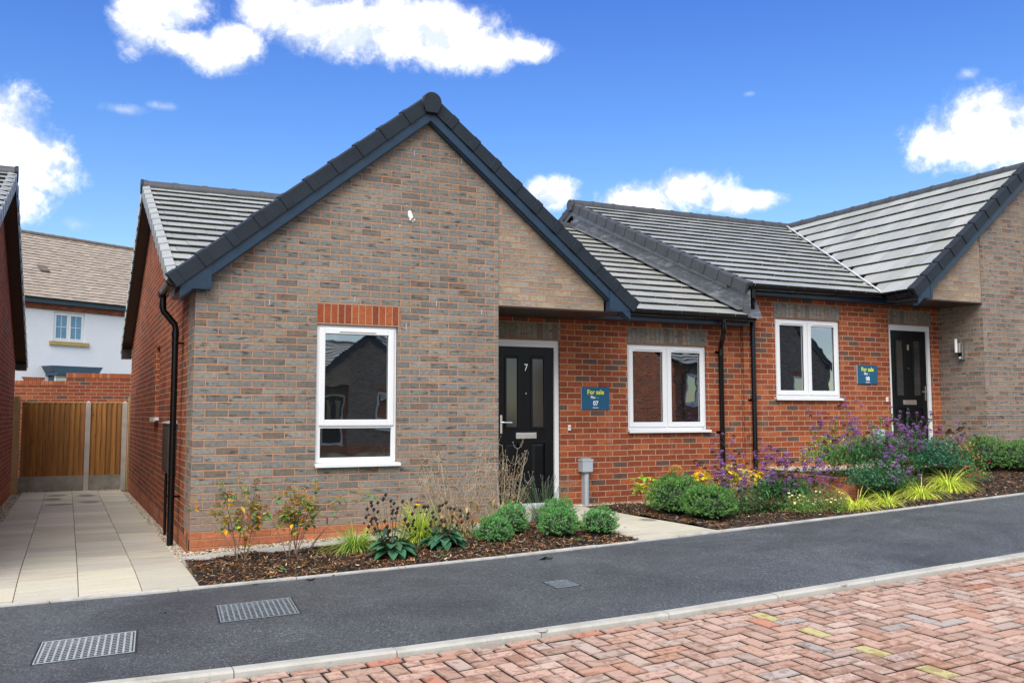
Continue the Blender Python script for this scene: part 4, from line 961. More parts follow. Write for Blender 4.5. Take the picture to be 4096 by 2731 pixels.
# ---------------- bungalow across the road (seen mirrored in the windows)
def TO(p,c=math.cos(math.radians(207)),s=math.sin(math.radians(207))):
    x,y=p[0]-AX,p[1]; return (10.2+x*c-y*s,-28.0+x*s+y*c,p[2]-.05)
PO=dict(P7); PO['num']='2'
def TO2(p,c=math.cos(math.radians(172)),s=math.sin(math.radians(172))):
    x,y=p[0]-AX,p[1]; return (24.5+x*c-y*s,-17.0+x*s+y*c,p[2]+.6)
bungalow(TO2,(24.5,-17,0),'second bungalow across the road behind the camera, mirrored in the double windows','bungalow',PO,detail=False)
bungalow(TO,(10.2,-28,0),'brick bungalow across the road behind the camera, mirrored in the window panes','bungalow',PO,detail=False)
# ------------------------------------------------------------------ plants
class LB(MB):
    def leaf(s,p,d,L,W,col,up=None,fold=.25,mi=0):
        p=Vector(p); d=Vector(d).normalized(); up=Vector(up) if up else Vector((q.gauss(0,.5),q.gauss(0,.5),1))
        x=d.cross(up); x=x.normalized() if x.length>1e-4 else Vector((1,0,0)); n=x.cross(d)
        m_=p+d*L*.45; l=m_+x*W*.5+n*W*fold; r=m_-x*W*.5+n*W*fold; t=p+d*L
        s.quad([p,l,t,r],mi,uv=((0,0),)*4,col=col)
    def bleaf(s,p,d,L,W,col,droop=.3,mi=0):
        "broad leaf of six faces"
        p=Vector(p); d=Vector(d).normalized(); up=Vector((0,0,1)); x=d.cross(up); x=x.normalized() if x.length>.05 else Vector((1,0,0)); n=x.cross(d)
        pts=[]; 
        for t,w in ((0,.12),(.28,.85),(.6,.95),(.85,.5),(1,.04)):
            c=p+d*L*t-up*droop*L*t*t; pts.append((c+x*W*.5*w+n*W*.16*w,c,c-x*W*.5*w+n*W*.16*w))
        for k in range(4):
            a,b=pts[k],pts[k+1]; c2=tuple(v*q.uniform(.9,1.08) for v in col)
            s.quad([a[0],a[1],b[1],b[0]],mi,uv=((0,0),)*4,col=col); s.quad([a[1],a[2],b[2],b[1]],mi,uv=((0,0),)*4,col=c2)
    def stem(s,path,r,col,mi=1,n=3):
        path=[Vector(p) for p in path]; rings=[]
        for i,p in enumerate(path):
            d=(path[min(i+1,len(path)-1)]-path[max(i-1,0)]).normalized(); ref=Vector((0,0,1)) if abs(d.z)<.9 else Vector((1,0,0)); x=d.cross(ref).normalized(); y=x.cross(d)
            rr=r*(1-.55*i/max(1,len(path)-1)); rings.append([p+(x*math.cos(2*PI*k/n)+y*math.sin(2*PI*k/n))*rr for k in range(n)])
        for a,b in zip(rings,rings[1:]):
            for k in range(n): s.quad([a[k],a[(k+1)%n],b[(k+1)%n],b[k]],mi,uv=((0,0),)*4,col=col)
    def ball(s,p,r,col,mi=1,sz=1.):
        p=Vector(p); v=[p+Vector(k)*r for k in ((1,0,0),(0,1,0),(-1,0,0),(0,-1,0))]; t=p+Vector((0,0,r*sz)); b=p-Vector((0,0,r*sz))
        for k in range(4): s.quad([v[k],v[(k+1)%4],t],mi,uv=((0,0),)*3,col=col); s.quad([v[(k+1)%4],v[k],b],mi,uv=((0,0),)*3,col=col)
    def blade(s,p,d,L,W,col,droop,mi=0,n=5):
        p=Vector(p); d=Vector(d).normalized(); h=Vector((d.x,d.y,0)); x=Vector((-d.y,d.x,0)); x=x.normalized() if x.length>.01 else Vector((1,0,0)); prev=None
        x=(x+Vector((q.gauss(0,.3),q.gauss(0,.3),0))).normalized(); v=d.copy(); c=p.copy()
        for k in range(n+1):
            t=k/n; w=W*(1-t*t)*.5+.0004; cur=(c+x*w,c-x*w)
            if prev: s.quad([prev[0],prev[1],cur[1],cur[0]],mi,uv=((0,0),)*4,col=tuple(cc*(.85+.3*t) for cc in col))
            prev=cur; v=(v+Vector((h.x*.25,h.y*.25,-droop))*(1/n)).normalized(); c=c+v*(L/n)
def jc(c,a=.2):
    g=q.uniform(1-a,1+a)*1.25; return (c[0]*g*q.uniform(.92,1.08),c[1]*g,c[2]*g*q.uniform(.9,1.1))
def bez(p0,p1,bend,n=4):
    p0,p1=Vector(p0),Vector(p1); m_=(p0+p1)/2+Vector(bend); return [(p0*(1-t)**2+m_*2*t*(1-t)+p1*t*t) for t in [k/n for k in range(n+1)]]
def sph(): 
    while True:
        v=Vector((q.uniform(-1,1),q.uniform(-1,1),q.uniform(-1,1)))
        if .05<v.length<1: return v.normalized()
LM=('leaf','stem')
class Plant:
    def __init__(s,name,label,cat,x,y,group=None,seed=0):
        global q; q=random.Random(seed*13+5); s.x,s.y,s.z=x,y,bh(x,y); s.th=Thing(name,label,cat,(x,y,s.z),group=group); s.p={}; s.x_=[]
    def part(s,n):
        if n not in s.p: s.p[n]=LB()
        return s.p[n]
    def new(s,n):
        b=LB(); s.x_.append((n,b)); return b
    def done(s):
        for n,b in list(s.p.items())+s.x_:
            if b.f: b.build(n,LM,s.th,weld=False)
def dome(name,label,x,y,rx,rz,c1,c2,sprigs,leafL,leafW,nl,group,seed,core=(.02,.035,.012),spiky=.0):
    P=Plant(name,label,'shrub',x,y,group,seed); f=P.part('foliage'); st=P.part('stems'); cz=P.z+rz*.42
    for k in range(9): a=q.uniform(0,2*PI); st.stem(bez((x,y,P.z-.01),(x+math.cos(a)*rx*.6,y+math.sin(a)*rx*.6,cz+q.uniform(-.1,.3)*rz),(0,0,-.01)),.006,(.06,.04,.025))
    # inner leafy mass
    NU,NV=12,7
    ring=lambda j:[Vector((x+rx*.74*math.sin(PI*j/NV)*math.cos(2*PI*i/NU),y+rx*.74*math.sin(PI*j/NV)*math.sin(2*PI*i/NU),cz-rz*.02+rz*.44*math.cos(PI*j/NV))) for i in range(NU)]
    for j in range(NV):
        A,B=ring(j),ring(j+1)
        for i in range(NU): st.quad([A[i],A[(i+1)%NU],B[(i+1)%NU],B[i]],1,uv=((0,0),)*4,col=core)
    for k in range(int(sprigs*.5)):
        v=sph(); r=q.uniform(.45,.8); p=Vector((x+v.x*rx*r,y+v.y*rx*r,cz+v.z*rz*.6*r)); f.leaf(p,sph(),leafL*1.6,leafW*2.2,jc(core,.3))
    for k in range(sprigs):
        v=sph(); 
        if v.z<-.62: v.z=-v.z
        nz=1+.26*noise.noise(v*2.6+Vector((seed,0,0)))+.10*noise.noise(v*6+Vector((0,seed,0)))
        rr=nz*q.uniform(.88,1.0)*(q.uniform(1.05,1.22) if q.random()<.05 else .94)
        zz=v.z*rz*(.62 if v.z>0 else .46)*rr; p=Vector((x+v.x*rx*rr,y+v.y*rx*rr,cz+zz)); 
        if p.z<bh(p.x,p.y)-.01: continue
        axis=(v+Vector((0,0,.55))+sph()*.35).normalized(); g=.5+.5*noise.noise(p*22); cc=tuple(a+(b-a)*min(1,max(0,g+q.uniform(-.2,.2))) for a,b in zip(c1,c2))
        for j in range(nl):
            w=sph(); d=(axis*q.uniform(.5,1.3)+(w-axis*w.dot(axis))*1.).normalized(); b=p+axis*leafL*q.uniform(-.9,.7)
            f.leaf(b,d,leafL*q.uniform(.7,1.2),leafW,jc(cc,.16),up=axis,fold=.15)
    P.done()
HB=('domes of pale green hebe by the path')
c1,c2=(.075,.20,.060),(.17,.38,.13)
for k,(x,y,rx,rz,lab) in enumerate(((2.68,-1.27,.185,.25,'small rounded green hebe, lowest left of the five, beside the pavement'),(2.99,-1.02,.185,.30,'rounded green hebe just behind the lowest left one'),(3.34,-1.38,.205,.27,'rounded green hebe in the middle front of the five'),(3.62,-.86,.205,.28,'rounded green hebe behind the middle front one, by the door'),(3.76,-1.48,.20,.25,'rounded green hebe standing alone against the slab path edge'))):
    dome('hebe_shrub',lab,x,y,rx,rz,c1,c2,760,.017,.0075,7,HB,k+1)
c1,c2=(.045,.13,.03),(.16,.30,.09)
for k,(x,y,rx,rz,lab,n) in enumerate(((5.32,-.62,.35,.43,'larger dark green hebe below the double window, behind its twin',1500),(5.28,-1.26,.32,.36,'dark green hebe close to the pavement below the double window',1400),(10.45,-.70,.33,.46,'dark green hebe at the foot of the farther grey wall',900),(10.80,-.95,.33,.42,'dark green hebe cut by the right edge of the photo',900))):
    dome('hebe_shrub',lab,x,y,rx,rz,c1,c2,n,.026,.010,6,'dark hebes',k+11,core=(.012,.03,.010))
# hydrangeas in autumn colour
def hydrangea(label,x,y,stems,cols,heads,headcol,leafn,seed,L=.06,group='hydrangeas with turning leaves',bare=.55):
    P=Plant('hydrangea',label,'shrub',x,y,group,seed); s_=P.part('stems'); f=P.part('foliage'); h=P.part('flower_head')
    for (dx,dy,hz) in stems:
        tip=Vector((x+dx,y+dy,P.z+hz)); base=Vector((x+q.uniform(-.05,.05),y+q.uniform(-.03,.03),P.z-.01)); path=bez(base,tip,(dx*-.15+q.uniform(-.04,.04),q.uniform(-.03,.03),q.uniform(-.05,.08)),6); sc_=(.20,.13,.085) if q.random()<.6 else (.10,.05,.03)
        s_.stem(path,.0052,sc_)
        tw=[path[-1]]
        for b in range(3):
            i=q.choice([3,4,5]); o=path[i]+Vector((q.uniform(-.11,.11),q.uniform(-.07,.07),q.uniform(.03,.12))); s_.stem([path[i],(path[i]+o)/2+Vector((0,0,-.01)),o],.0028,sc_); tw.append(o)
        for t in tw:
            for k in range(leafn):
                p=t+Vector((q.gauss(0,.02),q.gauss(0,.02),q.uniform(-.07,.01))); a=q.uniform(0,2*PI); f.bleaf(p,(math.cos(a),math.sin(a),q.uniform(-.5,.5)),L*q.uniform(.6,1.1),L*.5,jc(q.choice(cols),.22),droop=q.uniform(0,.5))
            if q.random()<heads:
                hc=q.choice(headcol); H=q.uniform(.05,.085); h=P.new('flower_head')
                for k in range(70):
                    u=q.random(); rr=.030*(1-u*.75); a=q.uniform(0,2*PI); p=t+Vector((math.cos(a)*rr,math.sin(a)*rr,u*H)); h.leaf(p,(math.cos(a),math.sin(a),.6),.014,.012,jc(hc,.3))
    P.done()
HG=[(.10,.22,.05),(.16,.26,.04),(.06,.16,.05),(.09,.2,.05),(.45,.26,.02),(.55,.34,.03),(.38,.12,.02)]
HD=[(.32,.30,.09),(.42,.26,.12),(.30,.13,.05),(.45,.35,.2)]
hydrangea('sparse hydrangea at the left corner of the gable with orange-green heads',.36,-.80,[(-.42,.0,.52),(-.18,.05,.66),(-.02,-.05,.72),(.03,.05,.62),(.12,0,.68),(-.25,.1,.42),(.1,-.08,.50),(.16,.02,.36)],HG,.8,HD,8,3,L=.07)
hydrangea('sparse hydrangea below the gable window with pinkish green heads',.80,-.95,[(-.24,0,.42),(-.12,.05,.56),(0,.0,.60),(.08,.05,.58),(.2,0,.64),(.14,-.08,.5),(-.04,-.06,.44),(.22,.05,.50),(.05,.05,.5)],HG,.82,HD,8,4,L=.068)
hydrangea('single leaning hydrangea shoot right of the gable window sill',.95,-.72,[(.62,.0,.50),(.70,.03,.52)],[(.09,.20,.06),(.12,.22,.08),(.06,.14,.06)],.35,HD[1:],5,5,L=.062)
YL=[(.85,.66,.02),(.80,.66,.05),(.60,.50,.04),(.30,.42,.05),(.70,.45,.03)]
hydrangea('small lime-leaved hydrangea with brown heads left of the dark hebe',5.22,-.12,[(-.10,0,.34),(.02,.0,.42),(.12,.02,.36),(.22,-.05,.24)],[(.22,.48,.05),(.30,.52,.06),(.16,.38,.05),(.62,.55,.05)],.35,[(.26,.09,.03),(.40,.24,.07)],5,6,L=.10)
hydrangea('bright yellow-leaved hydrangea in front of the downpipes',6.20,-.35,[(-.55,0,.38),(-.35,0,.40),(-.1,.05,.36),(.05,0,.5),(.2,0,.55),(.35,.05,.5),(.15,-.1,.35),(-.2,-.1,.22),(.5,0,.42)],YL,.22,[(.62,.26,.05),(.55,.22,.04)],9,7,L=.12)
# big brown flower heads
P=Plant('dried_flower_head','round russet hydrangea head beside the lime leaves','flower',5.50,-.20,'dried hydrangea heads',31); h=P.part('florets'); s_=P.part('stem'); s_.stem([(5.5,-.2,P.z),(5.51,-.22,P.z+.3)],.004,(.1,.05,.03))
for k in range(420):
    v=sph(); p=Vector((5.51,-.22,P.z+.36))+Vector((v.x*.085,v.y*.08,v.z*.09)); h.leaf(p,v,.022,.02,jc((.26,.09,.035),.4))
P.done()
P=Plant('dried_flower_head','pale tan hydrangea head above the dark hebe','flower',5.62,.0,'dried hydrangea heads',32); h=P.part('florets'); s_=P.part('stem'); s_.stem([(5.62,.0,P.z),(5.72,-.03,P.z+.42)],.004,(.1,.05,.03))
for k in range(360):
    v=sph(); p=Vector((5.72,-.03,P.z+.45))+Vector((v.x*.08,v.y*.07,v.z*.07)); h.leaf(p,v,.02,.02,jc((.50,.30,.10),.35))
P.done()
# grasses
def grass(label,x,y,n,L,W,cols,droop,seed,spread=1.,group=None,name='ornamental_grass'):
    P=Plant(name,label,'grass plant',x,y,group,seed); f=P.part('blades')
    for k in range(n):
        a=q.uniform(0,2*PI); e=q.uniform(.45,1.45)/spread; d=(math.cos(a)*math.cos(e),math.sin(a)*math.cos(e),math.sin(e)); r=q.uniform(0,.06)
        f.blade((x+math.cos(a)*r,y+math.sin(a)*r,P.z-.01),d,L*q.uniform(.55,1.1),W,jc(q.choice(cols),.2),droop*q.uniform(.6,1.3))
    P.done()
YG=[(.52,.58,.06),(.62,.64,.10),(.40,.50,.05),(.30,.42,.05),(.66,.62,.16)]
for k,(x,y,n,L,lab) in enumerate(((7.0,-1.72,330,.44,'yellow striped grass tuft, leftmost of the row of four'),(7.5,-1.70,230,.36,'smaller, sparser yellow grass tuft, second of the row'),(8.15,-1.60,330,.42,'yellow grass tuft, third along the pavement edge'),(8.85,-1.42,330,.46,'yellow grass tuft farthest right, with long arching blades'))):
    grass(lab,x,y,int(n*1.5),L,.0050,YG,1.9,40+k,1.15,'yellow grasses along the pavement')
GG=[(.16,.30,.05),(.25,.38,.06),(.12,.24,.05),(.42,.44,.10),(.30,.36,.08)]
grass('green grass tuft between the hydrangeas and the coneflowers',1.42,-.84,520,.42,.006,GG,1.6,50,1.1,'green grasses in the left bed')
grass('yellow-green grass clump between the two seed-head plants',2.1,-.78,620,.48,.006,GG+YG[:2],1.4,51,1.0,'green grasses in the left bed')
grass('low grass wisps behind the dried stalks',2.55,-.80,160,.30,.005,GG,1.6,52,1.1,'green grasses in the left bed')
grass('thin green grass at the foot of the white rose',6.45,-1.45,120,.30,.006,[(.10,.2,.05),(.14,.25,.06)],1.4,53,1.,None)
# coneflower seed heads
def cone(label,x,y,w,hh,nst,seed):
    P=Plant('coneflower',label,'plant',x,y,'coneflowers gone to seed',seed); s_=P.part('stems'); f=P.part('foliage'); h=P.part('seed_heads')
    for k in range(44):
        a=q.uniform(0,2*PI); lv=q.random(); r=q.uniform(.02,.10); e=q.uniform(.0,.5)
        p=(x+math.cos(a)*r,y+math.sin(a)*r,P.z+.03+q.uniform(0,.11)); f.bleaf(p,(math.cos(a),math.sin(a),e),q.uniform(.13,.20),.098,jc((.045,.135,.070),.3),droop=.50)
    for k in range(34):
        a=q.uniform(0,2*PI); p=(x+math.cos(a)*q.uniform(0,w*.3),y+math.sin(a)*.08,P.z+q.uniform(.1,hh*.5)); f.bleaf(p,(math.cos(a),math.sin(a),q.uniform(-.4,.3)),q.uniform(.07,.12),.045,jc((.026,.055,.040) if q.random()<.6 else (.07,.15,.05),.3),droop=.6)
    for k in range(nst):
        dx=q.uniform(-w/2,w/2); tip=Vector((x+dx,y+q.uniform(-.12,.12),P.z+hh*q.uniform(.5,1.)-abs(dx)*.35)); s_.stem(bez((x+dx*.2,y,P.z+.05),tip,(dx*.2,0,.02)),.003,(.05,.04,.02))
        for j in range(5): 
            v=sph(); 
        h=P.new('seed_head'); h.ball(tip,.0175,(.009,.006,.006),sz=1.15); h.ball(tip+Vector((.003,-.002,.004)),.016,(.012,.008,.008),sz=1.1)
        if q.random()<.4: h=P.new('seed_head'); h.ball(tip+Vector((q.uniform(-.03,.03),0,-.05)),.013,(.01,.007,.007))
    P.done()
cone('coneflower with black seed heads and broad leaves, the larger left one',1.60,-1.42,.46,.60,36,61)
cone('coneflower with black seed heads, the smaller one right of the grass',2.15,-1.32,.40,.47,24,62)
P=Plant('coneflower_bloom','single orange bloom beside the black seed heads','flower',1.86,-1.30,None,63); s_=P.part('stem'); s_.stem([(1.86,-1.3,P.z),(1.88,-1.31,P.z+.44)],.003,(.06,.07,.02)); f=P.part('petals')
for k in range(11): a=k*2*PI/11; f.bleaf((1.88,-1.31,P.z+.44),(math.cos(a),math.sin(a),-.1),.038,.014,(.75,.40,.01),droop=.5)
P.part('cone').ball((1.88,-1.31,P.z+.446),.012,(.02,.01,.005)); P.done()
# dried campion stalks
def dried(label,x,y,w,hh,n,seed,base=True):
    P=Plant('dried_plant',label,'plant',x,y,'dried flower stalks by the door',seed); s_=P.part('stalks'); h=P.part('seed_heads'); f=P.part('foliage')
    C=[(.34,.25,.15),(.42,.33,.21),(.26,.17,.09),(.46,.40,.30)]
    for k in range(n):
        dx=q.uniform(-w/2,w/2); top=Vector((x+dx,y+q.uniform(-.14,.14),P.z+hh*q.uniform(.55,1.))); c=q.choice(C); b0=Vector((x+dx*.35,y+q.uniform(-.06,.06),P.z)); path=bez(b0,top,(q.uniform(-.04,.04),0,.03),5); s_.stem(path,.0034,c)
        for j in range(5):
            i=q.choice([2,3,4,5]); p=path[i]; sd=q.choice((-1,1)); t=p+Vector((sd*q.uniform(.02,.10),q.uniform(-.05,.05),q.uniform(.05,.15))); s_.stem([p,(p+t)/2+Vector((sd*.012,0,-.008)),t],.0017,c); h.ball(t,.0075,jc((.17,.12,.07)),sz=1.4)
            if q.random()<.6: t2=(p+t)/2+Vector((q.uniform(-.05,.05),0,.06)); s_.stem([(p+t)/2,t2],.0013,c); h.ball(t2,.006,jc((.2,.15,.09)),sz=1.3)
        h.ball(top,.009,jc((.16,.11,.06)),sz=1.4)
        for j in range(5): 
            p=path[q.choice([0,1,2])]+Vector((q.gauss(0,.03),q.gauss(0,.03),q.uniform(-.02,.04))); f.bleaf(p,(q.uniform(-1,1),q.uniform(-1,1),q.uniform(-.9,.2)),.055,.024,jc(q.choice([(.42,.28,.13),(.34,.22,.10),(.20,.24,.14)])),droop=.8)
    if base:
        for k in range(36):
            a=q.uniform(0,2*PI); r=q.uniform(0,w*.35); f.bleaf((x+math.cos(a)*r,y+math.sin(a)*r*.5,P.z+q.uniform(0,.10)),(math.cos(a),math.sin(a),.3),.09,.035,jc((.16,.22,.15) if q.random()<.7 else (.10,.17,.09),.25),droop=.7)
    P.done()
dried('tangle of pale dried stalks against the grey gable wall',2.48,-.86,1.0,.84,46,71)
dried('taller dried stalks reaching in front of the black door',2.98,-.84,.66,.88,26,72)
# lavender
def lav(label,x,y,w,hh,n,seed,fl=(.13,.12,.13)):
    P=Plant('lavender',label,'plant',x,y,None,seed); f=P.part('foliage'); h=P.part('flower_spikes')
    for k in range(n*5): a=q.uniform(0,2*PI); e=q.uniform(.5,1.5); f.blade((x+q.gauss(0,.07),y+q.gauss(0,.05),P.z),(math.cos(a)*math.cos(e),math.sin(a)*math.cos(e),math.sin(e)),q.uniform(.12,.26),.004,jc((.11,.17,.13),.25),.4,n=3)
    for k in range(n):
        a=q.uniform(0,2*PI); r=w/2*math.sqrt(q.random()); tip=Vector((x+math.cos(a)*r*1.1,y+math.sin(a)*r*.6,P.z+hh*q.uniform(.55,1.))); path=bez((x+math.cos(a)*r*.2,y,P.z+.03),tip,(0,0,.05)); f.stem(path,.0018,(.10,.16,.07)); d=(path[-1]-path[-2]).normalized()
        for j in range(10):
            p=tip-d*.05*j/10; h.leaf(p,(d+sph()*.9),.010,.008,jc(fl if q.random()<.8 else (.22,.17,.35),.3))
    P.done()
lav('lavender with faded grey spikes next to the front door',3.62,-.50,.75,.50,80,81)
# verbena
def verbena(label,x,y,w,hh,n,seed,gl=220,dense=True):
    P=Plant('verbena',label,'plant',x,y,'purple verbena in the raised bed',seed); s_=P.part('stems'); f=P.part('foliage'); h=P.part('flower_heads')
    for k in range(gl):
        a=q.uniform(0,2*PI); r=w*.5*math.sqrt(q.random()); p=Vector((x+math.cos(a)*r,y+math.sin(a)*r*.5,P.z+q.uniform(.0,hh*.42))); f.bleaf(p,(q.uniform(-1,1),q.uniform(-1,1),q.uniform(-.2,.9)),q.uniform(.05,.10),.017,jc(q.choice([(.05,.14,.05),(.07,.18,.06),(.11,.22,.07),(.04,.11,.05)]),.3),droop=.3)
    for k in range(n):
        dx=q.uniform(-w/2,w/2)*1.15; top=Vector((x+dx,y+q.uniform(-.25,.2),P.z+hh*q.uniform(.38,1.)*(1-.25*abs(dx)/w))); path=bez((x+dx*.45,y+q.uniform(-.1,.1),P.z),top,(q.uniform(-.06,.06),0,.06),6); gcol=(.09,.17,.07) if q.random()<.7 else (.12,.10,.07); s_.stem(path,.0024,gcol); tips=[top]
        for j in range(3):
            p=path[q.choice([3,4,5])]; t=p+Vector((q.choice((-1,1))*q.uniform(.03,.12),q.uniform(-.06,.06),q.uniform(.04,.14))); s_.stem([p,(p+t)/2-Vector((0,0,.01)),t],.0016,gcol); tips.append(t)
        for t in tips:
            h=P.new('flower_head') if len(P.x_)<100 else P.part('flower_heads'); old=q.random(); base=(.07,.03,.025) if old<.32 else None; R_=q.uniform(.016,.027)
            for j in range(44):
                v=sph(); v.z=abs(v.z) if q.random()<.6 else v.z; c=jc(base,.3) if base else (jc((.30,.14,.44),.25) if v.z>.3 or q.random()<.4 else jc((.12,.03,.11),.3)); h.leaf(t+v*R_*.6,v,R_*.75,R_*.55,c)
    P.done()
V=[(5.95,-1.02,.95,.66,26,'wiry verbena with purple heads behind the front dark hebe'),(6.55,-1.20,.95,.72,30,'purple verbena clump left of the low brick wall'),(6.35,-.55,.85,1.0,24,'tall thin verbena rising in front of the farther downpipe'),(7.05,-.85,.75,.66,22,'purple verbena drooping over the retaining wall'),(7.95,-.75,.95,1.08,32,'tallest verbena clump under the farther window'),(8.55,-.95,.85,.72,30,'dense purple verbena in the middle of the upper bed'),(9.15,-.50,.95,.92,28,'verbena in front of the farther black door'),(9.75,-.70,.85,.74,24,'verbena at the right end of the upper bed'),(8.0,-1.32,.80,.46,16,'low verbena just behind the yellow grasses')]
for k,(x,y,w,hh,n,lab) in enumerate(V): verbena(lab,x,y,w,hh,int(n*.8),90+k,gl=650 if k not in (2,3) else 260)
# arching evergreen and mixed shrubs behind
def arching(label,x,y,arms,seed,cols,L=.022,name='cotoneaster',fill=260,fr=.28,group='arching shrubs at the farther door'):
    P=Plant(name,label,'shrub',x,y,group,seed); s_=P.part('stems'); f=P.part('foliage')
    for dx,dy,hz in arms:
        path=bez((x,y,P.z),(x+dx,y+dy,P.z+hz),(-dx*.12,0,hz*.12),9); s_.stem(path,.004,(.07,.06,.03))
        for i in range(2,len(path)):
            for k in range(26):
                t=q.random(); p=path[i-1].lerp(path[i],t)+sph()*.012; f.leaf(p,sph()+Vector((0,0,.3)),L*q.uniform(.7,1.2),L*.6,jc(q.choice(cols),.3))
    for k in range(fill*2):
        v=sph(); r=q.uniform(.3,1); p=Vector((x+v.x*fr*r*1.3,y+v.y*fr*r,P.z+.16+abs(v.z)*fr*.9*r)); f.leaf(p,sph()+Vector((0,0,.4)),L*1.6,L*1.0,jc(tuple(c*1.25 for c in q.choice(cols)),.35))
    P.done()
AG=[(.05,.15,.04),(.08,.20,.05),(.12,.27,.06),(.18,.34,.07)]
arching('upright arching evergreen with tiny leaves under the farther window',8.05,-.32,[(-.45,0,.62),(-.05,0,.66),(.05,0,.80),(.3,0,.62),(-.2,0,.5)],111,AG,fill=620,fr=.42)
arching('arching evergreen in front of the second sale board',8.95,-.25,[(-.25,0,.80),(.02,0,.75),(.2,0,.62),(-.1,0,.65),(.35,.05,.5)],112,AG,fill=620,fr=.42)
arching('arching evergreen with tall shoots crossing the farther black door',9.50,-.20,[(-.30,0,.80),(-.12,0,.72),(.06,0,.84),(.30,0,.66),(.55,0,.70),(.8,0,.42),(.95,-.1,.34)],113,[(.02,.075,.04),(.04,.12,.06),(.05,.14,.08)],fill=620,fr=.46)
arching('bushy green shrub filling the middle of the upper bed',8.45,-.60,[(.1,0,.3)],114,[(.03,.10,.05),(.05,.13,.05),(.04,.11,.07)],fill=900,fr=.42,name='evergreen_shrub',group='low bushy shrubs in the upper bed',L=.028)
arching('dense low green shrub at the lamp end of the upper bed',9.15,-.95,[(-.1,0,.3)],115,[(.025,.085,.05),(.04,.11,.06),(.03,.10,.07)],fill=1000,fr=.42,name='evergreen_shrub',group='low bushy shrubs in the upper bed',L=.028)
arching('russet and green spreading shrub beside the second dark hebe pair',9.85,-.62,[(.2,0,.3),(-.3,0,.35)],116,[(.05,.13,.05),(.10,.16,.05),(.28,.12,.04),(.35,.2,.08)],fill=700,fr=.36,name='evergreen_shrub',group='low bushy shrubs in the upper bed',L=.024)
arching('feathery green shrub behind the yellow grasses',7.75,-1.30,[(-.1,0,.3)],117,[(.03,.09,.05),(.05,.12,.06)],fill=700,fr=.34,name='evergreen_shrub',group='low bushy shrubs in the upper bed',L=.026)
arching('low evergreen mass below the drooping verbena',6.55,-.95,[(.2,0,.2)],118,[(.03,.09,.035),(.045,.12,.045)],fill=700,fr=.33,name='evergreen_shrub',group='low bushy shrubs in the lower bed',L=.03)
arching('yellow-tinged goldenrod tucked among the purple flowers',8.35,-.35,[(.0,0,.45),(.1,0,.5)],119,[(.42,.30,.02),(.3,.25,.03),(.1,.16,.04)],fill=260,fr=.20,name='goldenrod',group=None)
# roses, spirea, small weeds
def rose(label,x,y,w,fc,nf,seed,name='rose_bush',cols=((.05,.14,.04),(.10,.20,.05),(.30,.30,.05),(.06,.16,.05)),fr=.019,zs=.24):
    P=Plant(name,label,'shrub',x,y,None,seed); f=P.part('foliage'); h=P.part('flowers'); s_=P.part('stems')
    for k in range(14): a=q.uniform(0,2*PI); s_.stem(bez((x,y,P.z),(x+math.cos(a)*w*.4,y+math.sin(a)*w*.3,P.z+q.uniform(.08,zs)),(0,0,.03)),.0025,(.10,.10,.04))
    for k in range(900):
        v=sph(); r=math.sqrt(q.random()); p=Vector((x+v.x*w/2*r,y+v.y*w*.35*r,P.z+.03+abs(v.z)*zs*r)); f.leaf(p,sph()+Vector((0,0,.3)),q.uniform(.014,.026),.012,jc(q.choice(cols),.3))
    for k in range(nf):
        h=P.new('flower'); a=q.uniform(0,2*PI); r=w/2*q.uniform(.2,.95); c=Vector((x+math.cos(a)*r,y+math.sin(a)*r*.5-.04,P.z+q.uniform(.08,zs+.02)))
        for j in range(9): v=sph(); v.z=abs(v.z); h.leaf(c,v,fr,fr*.9,jc(fc,.12),fold=.3)
        h.ball(c+Vector((0,0,.004)),.005,(.6,.45,.08))
    P.done()
rose('low rose bush with small white flowers by the pavement edge',6.20,-1.72,.62,(.80,.68,.58),16,121)
rose('second patch of white-flowered rose left of the yellow grasses',6.62,-1.78,.40,(.82,.75,.68),9,122)
rose('small spirea with pink flowers between the yellow grass and dark hebe',9.40,-1.30,.62,(.70,.04,.16),11,123,name='spirea',cols=((.07,.17,.05),(.10,.22,.06),(.16,.2,.06)),zs=.28)
q=random.Random(44)
for k,(x,y,lab) in enumerate(((.60,-1.45,'tiny green weed in the mulch of the left bed'),(3.35,-1.78,'tiny green weed near the pavement below the hebes'),(-.02,-1.0,'reddish seedling at the driveway corner of the bed'),(6.5,-1.93,'tiny weed at the pavement edge below the rose'),(9.9,-1.1,'yellow-green weed at the right end of the mulch'),(2.0,-1.70,'green seedling below the coneflowers'))):
    P=Plant('weed',lab,'weed',x,y,'weeds in the beds',140+k); f=P.part('leaves'); col=(.16,.40,.07) if k!=2 else (.40,.16,.06)
    for j in range(10): a=q.uniform(0,2*PI); f.bleaf((x,y,P.z+q.uniform(0,.02)),(math.cos(a),math.sin(a),q.uniform(.3,1.1)),q.uniform(.03,.06)*(1.6 if k in(2,4) else 1),.018,jc(col,.25),droop=.4)
    P.done()
